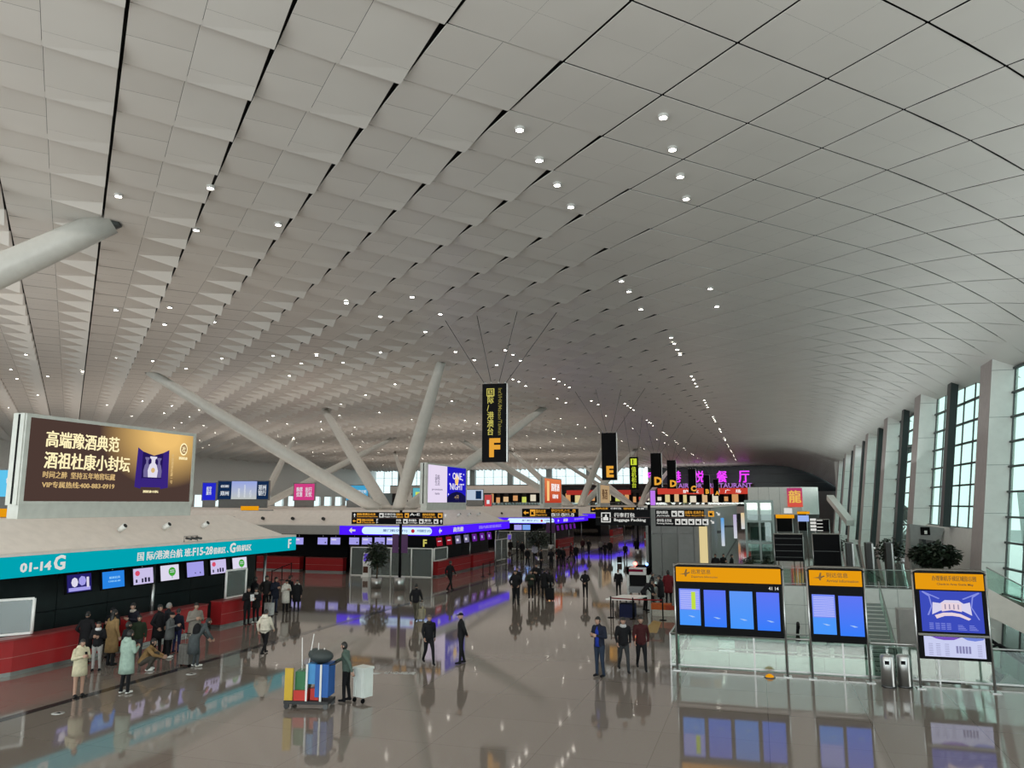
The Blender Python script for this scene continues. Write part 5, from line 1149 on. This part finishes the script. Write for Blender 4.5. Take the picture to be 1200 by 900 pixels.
# by the red counter
person('woman in a cream padded coat, bare legs and black boots, reading her phone', 91, 816, 753, 'phone', 70, (196, 188, 160), BLK, BLK, 'short', .62, (206, 199, 172), None, True, bag='handset')
person('woman in a pale mint hooded coat seen from behind, white shoes', 146, 813, 738, 'phone', 175, (150, 172, 160), BLK, W_SH, 'bob', .55, (158, 180, 168))
person('person in a long black coat closest to the curved red counter', 98, 778, 716, 'pocket', 200, BLK, BLK, BLK, 'short', .5)
person('person in black with a white scarf behind the cream coat', 112, 786, 735, 'phone', 30, BLK, (150, 148, 145), BLK, 'long', None, None, None, False, scarf=(205, 205, 205))
person('person in a long tan coat seen from behind', 129, 780, 714, 'stand', 170, (138, 112, 76), BLK, BLK, 'long', .42)
person('person in a black jacket standing behind the tan coat', 123, 770, 711, 'phone', 10, BLK, BLK, BLK, 'hat')
person('man in a dark jacket with a pale collar behind the counter queue', 154, 766, 706, 'phone', -10, (30, 30, 40), BLK, BLK, 'short', None, None, None, False, scarf=(170, 160, 150))
person('person in black hidden behind the mint coat', 146, 790, 728, 'stand', 160, BLK, BLK, BLK, 'bob')
person('person in a tan coat squatting beside the mint coat', 171, 786, 748, 'squat', 120, (140, 112, 74), (70, 66, 60), W_SH, 'bob')
person('child in a green jacket half hidden behind the squatting person', 160, 776, 737, 'stand', 40, (34, 44, 30), DGR, BLK, 'bob')
person('person in black at the near edge of the packed group', 183, 770, 708, 'pocket', 100, BLK, BLK, BLK, 'short', .6)
person('grey-haired person in a dark coat in the packed group', 194, 766, 706, 'stand', 150, (36, 36, 40), BLK, BLK, 'short', None, None, GREYH)
person('woman in a grey coat and long black skirt in the packed group', 197, 771, 718, 'phone', 110, (92, 94, 94), BLK, W_SH, 'hat', .7)
person('person in a navy jacket at the far edge of the packed group', 206, 765, 714, 'stand', 190, NVY, (40, 44, 80), BLK, 'short')
person('person in a light grey coat behind the backpack wearer', 226, 768, 702, 'phone', 60, (128, 122, 114), BLK, BLK, 'short', .6)
person('stooping person with a black backpack and grey skirt, white shoes', 230, 781, 725, 'bend', 150, (74, 80, 82), (70, 74, 76), W_SH, 'bob', .42, bag='backpack')
# staff and queue at the end of the teal band
person('staff member in black uniform holding a white paper at the red counter', 278, 732, 687, 'phone', 70, BLK, BLK, BLK, 'short', bag='paper')
person('person in a dark coat with white shoes next to the staff member', 298, 730, 690, 'phone', 10, (30, 29, 30), BLK, W_SH, 'bob', .75, scarf=(190, 185, 180))
person('person in a cream fur-hooded jacket and black skirt walking alone', 309, 767, 714, 'walk', 185, (205, 198, 182), BLK, BLK, 'short', .95, (226, 220, 205))
person('person in black nearest the framed glass panel', 297, 722, 674, 'stand', 160, BLK, BLK, BLK, 'bob', .6)
person('person in a dark grey jacket in the group past the glass panel', 311, 719, 674, 'pocket', 30, (44, 42, 42), BLK, BLK, 'short')
person('person in a navy coat and jeans in the group past the glass panel', 321, 719, 676, 'phone', 70, NVY, (48, 56, 76), BLK, 'bob', .7)
person('person in a long white padded coat in the group past the glass panel', 334, 718, 679, 'phone', 60, (212, 206, 196), BLK, BLK, 'hat', .5, (225, 220, 212))
person('person in black right behind the white padded coat', 338, 713, 675, 'stand', 180, BLK, BLK, BLK, 'short')
person('person in a black coat with a white fur hood at the end of the group', 347, 717, 681, 'stand', 30, BLK, BLK, BLK, 'bob', .55, (215, 212, 208))
# open floor
person('man in a black jacket pulling a pale bag, seen from behind', 487, 727, 684, 'walk', 190, BLK, (92, 88, 76), BLK, 'short')
person('man in black walking away near the red counter corner', 527, 692, 656, 'walk', 160, BLK, BLK, BLK, 'short')
person('bald man in a black jacket striding across the open floor', 502, 778, 720, 'walk', 40, BLK, BLK, BLK, 'short', None, None, mat('shaved_hair', (.10, .075, .06), .7), scarf=(40, 38, 36))
person('man in black with a cap, hands behind his back', 540, 778, 718, 'behind', -60, BLK, BLK, BLK, 'cap')
CLEAN = person('cleaner in a grey green jacket pushing the loaded cart', 405, 822, 752, 'push', -80, (84, 100, 92), BLK, BLK, 'bob')
person('man in black standing with his back to the queue posts', 604, 709, 668, 'pocket', 10, BLK, BLK, BLK, 'short')
person('person in black just behind the man by the queue posts', 606, 702, 664, 'stand', 30, BLK, BLK, BLK, 'short')
person('person in a dark green jacket at the near end of the queue', 622, 703, 668, 'phone', 30, (40, 48, 40), BLK, W_SH, 'short')
person('person in black with folded arms in the middle of the queue', 629, 697, 659, 'phone', 0, BLK, BLK, BLK, 'short')
person('person in a long black coat in the queue', 638, 702, 666, 'pocket', 170, BLK, BLK, BLK, 'short', .6)
person('person in black at the far side of the queue', 644, 701, 668, 'stand', 200, (34, 34, 38), BLK, BLK, 'bob')
person('man in black standing alone with hands together in mid floor', 686, 701, 671, 'behind', 185, BLK, BLK, BLK, 'short')
person('man in a dark open jacket over a bright blue shirt', 703, 793, 722, 'phone', -25, NVY, (40, 50, 66), BLK, 'short')
person('man in a black jacket with pale shirt walking beside the maroon jacket', 731, 787, 723, 'walk', 20, BLK, DGR, BLK, 'short', None, None, None, False, scarf=(190, 190, 190))
person('man in a maroon jacket walking beside the boards', 752, 785, 722, 'walk', 15, (62, 26, 28), BLK, BLK, 'short')
person('man in a black suit and white shirt by the packing table', 725, 699, 667, 'stand', 0, BLK, BLK, BLK, 'short', None, None, None, False, scarf=(225, 225, 225))
person('worker in black bending over the packing machine', 757, 716, 679, 'bend', 120, BLK, BLK, BLK, 'short')
person('worker in black standing behind the bending one', 765, 705, 673, 'pocket', 90, BLK, BLK, BLK, 'short')
person('person in black facing the packing workers', 775, 714, 674, 'phone', -90, BLK, BLK, BLK, 'short', .6)
person('person in a dark red coat at the edge of the departures board', 784, 709, 668, 'stand', 180, (96, 26, 32), BLK, BLK, 'bob', .6)
# farther away
far = [(618, 664, 642, 'walk', 30, BLK, 'walking left of the red queue counter'), (627, 660, 634, 'stand', 0, (190, 190, 192), 'in white among the far queue'), (634, 668, 643, 'stand', 90, BLK, 'in black beside the one in white'), (646, 667, 643, 'phone', 180, BLK, 'in black near the second purple band'),
       (655, 664, 640, 'pocket', 20, BLK, 'in black before the far red counter'), (660, 664, 641, 'stand', 160, BLK, 'in black close to the far red counter'), (669, 657, 636, 'walk', 90, (70, 26, 30), 'in dark red past the far counter'), (675, 660, 638, 'stand', 0, BLK, 'standing past the far counter'),
       (704, 650, 634, 'stand', 180, (120, 116, 112), 'in pale grey under the baggage packing sign'), (709, 654, 638, 'walk', 170, BLK, 'in black under the baggage packing sign'), (715, 653, 633, 'stand', 10, BLK, 'standing in the purple glow'), (733, 656, 638, 'walk', 20, BLK, 'walking a dark bag behind the light bar'),
       (746, 652, 624, 'stand', 200, BLK, 'tall and far, left of the tall pole'), (598, 652, 632, 'stand', 40, BLK, 'by the far glass partition'), (606, 653, 633, 'phone', 90, (60, 60, 62), 'in dark grey by the far glass partition'), (612, 655, 634, 'stand', 0, BLK, 'in black by the violet kiosk'), (690, 650, 632, 'walk', 0, BLK, 'far off in the middle of the hall'), (683, 648, 631, 'stand', 0, (60, 30, 34), 'far off beside the red block')]
for px, py, hy, po, fa, tc, lb in far: person('distant person ' + lb, px, py, hy, po, fa, tc, BLK, BLK, 'short', group='distant people')
for i, (px, Y) in enumerate(((839, 56.6), (848, 57.3), (858, 56.6))):
    g = gy(px, 670, Y); g.z = 0
    person('person in black, %s of three beside the shop block' % ['first', 'second', 'third'][i], px, 666, 642, ['stand', 'phone', 'pocket'][i], 40 * i, BLK, BLK, BLK, 'short', group='people by the shop block', ground=g)
g = person('person in black beside the large dark tree across the void', 1071, 672, 646, 'stand', 0, BLK, BLK, BLK, 'short')
# his blue shirt
sh = gz(703, 793); t_ = [o for o in COL.objects if o.get('label', '').startswith('man in a dark open jacket')][0]
mb = MB(); loft(mb, [((0, -.055, .86), .085, .095, 0), ((0, -.055, 1.1), .08, .092, 0), ((0, -.055, 1.3), .085, .09, 0), ((0, -.04, 1.42), .05, .06, 0)]); c_ = bpy.data.objects.new('shirt', mb.mesh('shirt', [cloth((30, 52, 150))])); COL.objects.link(c_); c_.parent = t_

# ================================================================== LUGGAGE, CLEANING CART
def suitcase(px, py, label, c, h=.62, w=.4):
    g = gz(px, py); t = thing('suitcase', label, 'suitcase', (g.x, g.y, 0), 'suitcases'); m = cloth(c)
    MB().obox((g.x, g.y, .06 + h / 2), (w / 2, 0, 0), (0, .12, 0), (0, 0, h / 2)).build('shell', m, t)
    for k in (-.12, 0, .12): MB().obox((g.x + k, g.y - .125, .06 + h / 2), (.012, 0, 0), (0, .006, 0), (0, 0, h * .45)).build('rib', m, t)
    for sx in (-1, 1): MB().tube([(g.x + sx * w * .4 - .02, g.y, .03), (g.x + sx * w * .4 + .02, g.y, .03)], .03, 8).build('wheel', M_BLACK, t); MB().tube([(g.x + sx * .09, g.y + .05, .06 + h), (g.x + sx * .09, g.y + .05, .4 + h)], .01, 5).build('handle_tube', M_STEEL, t)
    MB().tube([(g.x - .1, g.y + .05, .4 + h), (g.x + .1, g.y + .05, .4 + h)], .016, 6).build('grip', M_BLACK, t)
suitcase(217, 780, 'grey suitcase beside the stooping backpack wearer', (110, 108, 104))
suitcase(315, 722, 'pale suitcase in the group past the framed glass panel', (196, 198, 196), .55)
suitcase(493, 727, 'pale travel bag beside the man in black seen from behind', (150, 142, 122), .45, .3)
suitcase(726, 660, 'dark small suitcase in the purple glow', BLK, .5)
suitcase(645, 704, 'black suitcase at the near end of the queue', (22, 22, 24))
g = gz(425, 822); t = thing('storage_case', 'white plastic storage case on wheels beside the cleaner', 'case', (g.x, g.y, 0)); M_WP = mat('white_plastic', (.66, .70, .66), .4)
rz = Matrix.Rotation(math.radians(-18), 3, 'Z')
def rv(a, b, c): return rz @ Vector((a, b, c))
MB().obox(g + Vector((0, 0, .50)), rv(.20, 0, 0), rv(0, .17, 0), (0, 0, .36)).build('body', M_WP, t); MB().obox(g + Vector((0, 0, .88)), rv(.225, 0, 0), rv(0, .19, 0), (0, 0, .03)).build('lid', M_WP, t)
for sx in (-.12, .12): MB().obox(g + rv(sx, -.175, 0) + Vector((0, 0, .5)), rv(.01, 0, 0), rv(0, .008, 0), (0, 0, .34)).build('rib', M_WP, t)
MB().obox(g + Vector((-.215, 0, .62)), rv(.02, 0, 0), rv(0, .1, 0), (0, 0, .02)).build('handle', M_WP, t)
for sx in (-.16, .16): MB().tube([g + rv(sx, -.15, 0) + UZ * .06 - rv(.02, 0, 0), g + rv(sx, -.15, 0) + UZ * .06 + rv(.02, 0, 0)], .06, 10).build('wheel', M_BLACK, t)
g = gz(366, 828); t = thing('cleaning_cart', 'loaded cleaning cart with yellow sign, red bucket and blue bag', 'cart', (g.x, g.y, 0)); R2 = Matrix.Rotation(math.radians(12), 3, 'Z')
def cv(a, b, c): return g + (R2 @ Vector((a, b, 0))) + UZ * c
def cbox(name, m, a0, a1, b0, b1, c0, c1): return MB().obox(cv((a0 + a1) / 2, (b0 + b1) / 2, (c0 + c1) / 2), R2 @ Vector(((a1 - a0) / 2, 0, 0)), R2 @ Vector((0, (b1 - b0) / 2, 0)), (0, 0, (c1 - c0) / 2)).build(name, m, t)
M_CB = mat('cart_black', (.02, .02, .022), .5); M_CY = mat('sign_yellow_plastic', (.55, .36, .03), .4); M_CR = mat('bucket_red', (.5, .03, .02), .35); M_CG = mat('bucket_green', (.03, .16, .06), .4); M_CBL = mat('bag_blue', (.015, .10, .36), .5); M_CB2 = mat('box_blue', (.06, .26, .55), .4); M_POLE = mat('pole_white', (.7, .7, .68), .35)
cbox('base', M_CB, -.68, .52, -.3, .3, .12, .20)
for a in (-.6, .45):
    for b in (-.27, .27): MB().tube([cv(a, b - .03, .07), cv(a, b + .03, .07)], .07, 12).build('wheel', M_DSTEEL if a > 0 else M_CB, t)
cbox('wet_floor_sign', M_CY, -.66, -.44, -.32, -.27, .22, 1.02); cbox('wet_floor_sign', M_CY, -.64, -.46, -.24, -.20, .22, .98); poly = [(-.62, .8), (-.48, .8), (-.55, .6)]
cbox('bucket', M_CG, -.42, -.12, -.2, .2, .46, .92); cbox('bucket', M_CR, -.42, -.05, -.29, .12, .21, .46); cbox('bucket', M_CR, .0, .22, -.2, .15, .21, .5)
cbox('waste_bag', M_CBL, .14, .50, -.27, .27, .3, 1.12); cbox('tool_box', M_CB2, -.10, .30, -.24, .22, .62, 1.12)
for a in (-.08, .30): cbox('frame_post', M_POLE, a - .025, a + .025, -.30, -.26, .2, 1.12)
mb = MB(); mb.ball(cv(.2, 0, 1.28), .34, .24, .18, 14, 8); mb.ball(cv(.02, .05, 1.32), .2, .18, .16, 12, 8); mb.build('rubbish_sack', mat('sack_black', (.03, .04, .04), .6), t)
MB().ball(cv(-.2, .1, 1.1), .14, .12, .12, 10, 8).build('mop_head', mat('mop_grey', (.25, .22, .22), .9), t)
for a0, a1, c1 in ((-.28, -.34, 1.75), (-.2, -.02, 1.85), (.12, .12, 1.62), (.24, .28, 1.5)): MB().tube([cv(a0, -.05, .5 if a0 < 0 else .25), cv(a1, -.02, c1)], .014, 6).build('broom_handle', M_POLE, t)
MB().tube([cv(.5, -.2, 1.1), cv(.62, -.2, 1.12), cv(.62, .2, 1.12), cv(.5, .2, 1.1)], .018, 6).build('push_handle', M_CB, t)

# ================================================================== BAGGAGE PACKING AREA
g = gz(748, 703); t = thing('packing_machine', 'white baggage wrapping machine with a dark opening and warning lamps', 'machine', (g.x, g.y, 0)); x, y = g.x, g.y; M_MW = mat('machine_white', (.55, .56, .54), .4)
box('cabinet', M_MW, t, x - .62, x - .48, y, y + 1.0, 0, 1.75); box('cabinet', M_MW, t, x + .48, x + .62, y, y + 1.0, 0, 1.75); box('hood', M_MW, t, x - .62, x + .62, y, y + 1.0, 1.35, 1.75); box('opening', M_BLACK, t, x - .48, x + .48, y + .2, y + .25, .75, 1.35); box('bed', M_DSTEEL, t, x - .48, x + .48, y - .2, y + 1.0, .4, .75)
box('display_strip', em('strip_red', S(90, 20, 40), .8), t, x - .5, x + .3, y - .01, y, 1.52, 1.66); box('lamp_bar', M_BLACK, t, x - .12, x + .62, y + .2, y + .3, 1.75, 1.9)
MB().ball((x - .15, y + .2, 1.95), .11, .11, .11, 10, 8).build('red_lamp', em('lamp_red', (1.0, .10, .08, 1), 9), t); MB().ball((x + .5, y + .2, 1.93), .08, .08, .08, 10, 8).build('blue_lamp', em('lamp_blue', (.12, .25, 1, 1), 6), t)
g = gz(733, 724); t = thing('packing_table', 'white topped packing table with dark blue boxes beneath', 'table', (g.x, g.y, 0)); x, y = g.x, g.y
MB().obox((x - .05, y + .9, .82), (.62, 0, 0), (.25, .95, 0), (0, 0, .03)).build('table_top', M_WHITE, t)
for a, b in ((-.6, 0), (.5, 0), (-.2, 1.7), (.9, 1.7)): MB().tube([(x - .05 + a * .9, y + .05 + b, 0), (x - .05 + a * .9, y + .05 + b, .8)], .03, 6).build('leg', M_BLACK, t)
box('storage_box', cloth((26, 30, 60)), t, x - .3, x + .4, y + .1, y + .8, 0, .6)
g = gz(778, 722); t = thing('carton', 'orange and white carton on the floor behind the belt posts', 'carton', (g.x, g.y, 0)); x, y = g.x, g.y
box('lower', cloth((175, 170, 160)), t, x - .55, x + .55, y, y + .5, 0, .28); box('upper', cloth((170, 82, 40)), t, x - .6, x + .35, y + .02, y + .5, .28, .55); box('flap', cloth((150, 60, 40)), t, x + .1, x + .5, y - .02, y, .3, .5)
def belt_posts(pts, label, col, group):
    prev = None; P = [gz(*p) for p in pts]
    for i, g in enumerate(P):
        t = thing('belt_post', label % ['first', 'second', 'third', 'fourth', 'fifth', 'sixth'][i], 'barrier', (g.x, g.y, 0), group)
        MB().tube([(g.x, g.y, 0), (g.x, g.y, .98)], .032, 8).build('post', M_BLACK, t); MB().lathe((g.x, g.y, 0), [(.17, 0), (.17, .02), (.05, .04)], 14).build('base', M_BLACK, t)
        if prev is not None: MB().obox((Vector((g.x, g.y, .9)) + Vector((prev.x, prev.y, .9))) / 2, (g - prev) / 2, (0, .006, 0), (0, 0, .028)).build('belt', cloth(col), t)
        prev = g
belt_posts([(716, 724), (742, 726), (777, 727)], '%s belt barrier post before the packing table, red belt', (120, 30, 34), 'packing area belt posts')
belt_posts([(593, 668), (600, 663), (606, 659), (611, 655)], '%s belt barrier post beside the first red counter end', (30, 30, 40), 'check-in belt posts')
belt_posts([(318, 686), (330, 680), (341, 675)], '%s belt barrier post in the gap behind the teal band', (60, 30, 34), 'gap belt posts')
belt_posts([(566, 676), (574, 673), (581, 670)], '%s belt barrier post along the first red counter', (60, 30, 34), 'counter belt posts')
o = MB(); g1, g2, g3, g4 = gz(752, 741), gz(766, 727), gz(775, 729), gz(770, 742); o.add([(p.x, p.y, .004) for p in (g1, g4, g3, g2)], [(0, 1, 2, 3)]); g5 = gz(745, 735), gz(756, 733), gz(752, 738)
o = o.build('floor_sticker', mat('sticker_yellow', (.35, .22, .05), .4)); props(o, 'faded yellow floor sticker in front of the belt posts', 'floor sticker')
M_FS = mat('floor_print_white', (.5, .5, .48), .4)
for i, (px, py) in enumerate(((441, 789), (68, 836), (224, 790))):
    g = gz(px, py); t = thing('floor_print', 'small white print on the floor %s' % ['beside the white storage case', 'on the strip below the cream coat', 'below the stooping backpack wearer'][i], 'floor sign', (g.x, g.y, .004), 'floor prints')
    MB().lathe((g.x, g.y, .003), [(.16, 0), (.16, .002)], 12).build('disc', M_FS, t)
    if i == 0: text('小心地滑', M_FS, t, (g.x + .25, g.y, .006), (1, .2, 0), (-.2, 1, 0), w=1.0, h=.3)
    else: MB().lathe((g.x, g.y, .006), [(.1, 0), (.1, .002)], 3).build('mark', M_BLACK, t)

# ================================================================== PLANTS, KIOSKS
def foliage(mb, c, rx, ry, rz, n, s, rnd):
    for _ in range(n):
        while True:
            v = Vector((rnd.uniform(-1, 1), rnd.uniform(-1, 1), rnd.uniform(-1, 1)))
            if .25 < v.length < 1: break
        p = Vector(c) + Vector((v.x * rx, v.y * ry, v.z * rz)); a = Vector((rnd.uniform(-1, 1), rnd.uniform(-1, 1), rnd.uniform(-.7, .3))).normalized(); b = a.cross(Vector((rnd.uniform(-1, 1), rnd.uniform(-1, 1), 1))).normalized()
        mb.add([p, p + a * s * .5 + b * s * .22, p + a * s, p + a * s * .5 - b * s * .22], [(0, 1, 2, 3)])
def tree(g, h, cr, label, pot=True, n=900, ls=.26):
    rnd = random.Random(int(g.x * 100)); t = thing('potted_tree', label, 'plant', (g.x, g.y, 0), 'potted trees')
    MB().lathe((g.x, g.y, 0), [(.30, 0), (.34, .62), (.30, .62), (.28, .55)], 16).build('pot', M_STEEL, t)
    MB().tube([(g.x, g.y, .5), (g.x + .04, g.y, h * .4), (g.x, g.y, h * .62)], [.06, .05, .04], 8).build('trunk', M_BARK, t)
    for k in range(5): a = k * 1.26; MB().tube([(g.x, g.y, h * .5), (g.x + math.cos(a) * cr * .6, g.y + math.sin(a) * cr * .6, h * .78)], [.025, .012], 5).build('branch', M_BARK, t)
    mb = MB(); foliage(mb, (g.x, g.y, h * .72), cr, cr, h * .28, n, ls, rnd); o = mb.build('foliage', M_LEAF, t); o['kind'] = 'stuff'
tree(gz(441, 689), 2.9, .72, 'ficus tree in a steel pot beside the first pole sign')
g = gz(631, 660); tree(g, 3.1, 1.1, 'dark tree behind the queue before the second purple band')
g = gy(1097, 680, 58); g.z = 0; tree(g, 2.7, 1.45, 'large dark tree below the tall windows beyond the map board', True, 2400, .42)
g = gy(1044, 670, 58); g.z = 0; tree(g, 3.0, .9, 'airy shrub between the dark totems and the windows', True, 500, .3)
g = gy(984, 660, 66); g.z = 0; tree(g, 3.0, .6, 'small plant beside the farthest dark totem', True, 200)
for i, (px, py) in enumerate(((877, 662), (899, 662))): g = gy(px, py, 58.8); g.z = 0; tree(g, 1.5, .42, 'low bushy plant at the foot of the glass lift, %s' % ['lift door side', 'void side'][i], True, 200)
def kiosk(g, label, face=0):
    t = thing('self_service_kiosk', label, 'kiosk', (g.x, g.y, 0), 'self-service kiosks'); x, y = g.x, g.y
    box('base', M_WHITE, t, x - .3, x + .3, y - .25, y + .25, 0, .08); box('body', M_WHITE, t, x - .24, x + .26, y - .12, y + .2, .08, 1.05); box('panel', cloth((84, 52, 40)), t, x - .2, x + .2, y - .14, y - .12, .3, .75)
    MB().prism([(x - .26, y - .12, 1.05), (x + .26, y - .12, 1.05), (x + .26, y + .05, 1.75), (x - .26, y + .05, 1.75)], (0, .1, .02)).build('head', M_WHITE, t)
    MB().prism([(x - .2, y - .115, 1.12), (x + .2, y - .115, 1.12), (x + .2, y + .03, 1.66), (x - .2, y + .03, 1.66)], (0, -.012, 0)).build('screen', em('kiosk_screen', S(95, 75, 185), .9), t)
kiosk(gz(429, 676), 'white self-service kiosk with a violet screen before the grey glass partition'); kiosk(gy(597, 652, 87.6).xy.to_3d(), 'white self-service kiosk with a violet screen by the far queue')
# cctv dome and camera cluster on the canopy edge
g = gx(228, 638, XF + .2); t = thing('camera_cluster', 'small bracket with cameras on the teal canopy edge', 'camera', (g.x, g.y, g.z))
MB().tube([(XF, g.y - .4, 3.72), (XF, g.y - .4, 3.95), (XF, g.y + .4, 3.95), (XF, g.y + .4, 3.72)], .02, 6).build('bracket', M_STEEL, t)
for k in (-.3, 0, .3): MB().tube([(XF, g.y + k, 3.88), (XF + .25, g.y + k + .05, 3.84)], .05, 8).build('camera_body', M_DSTEEL, t)
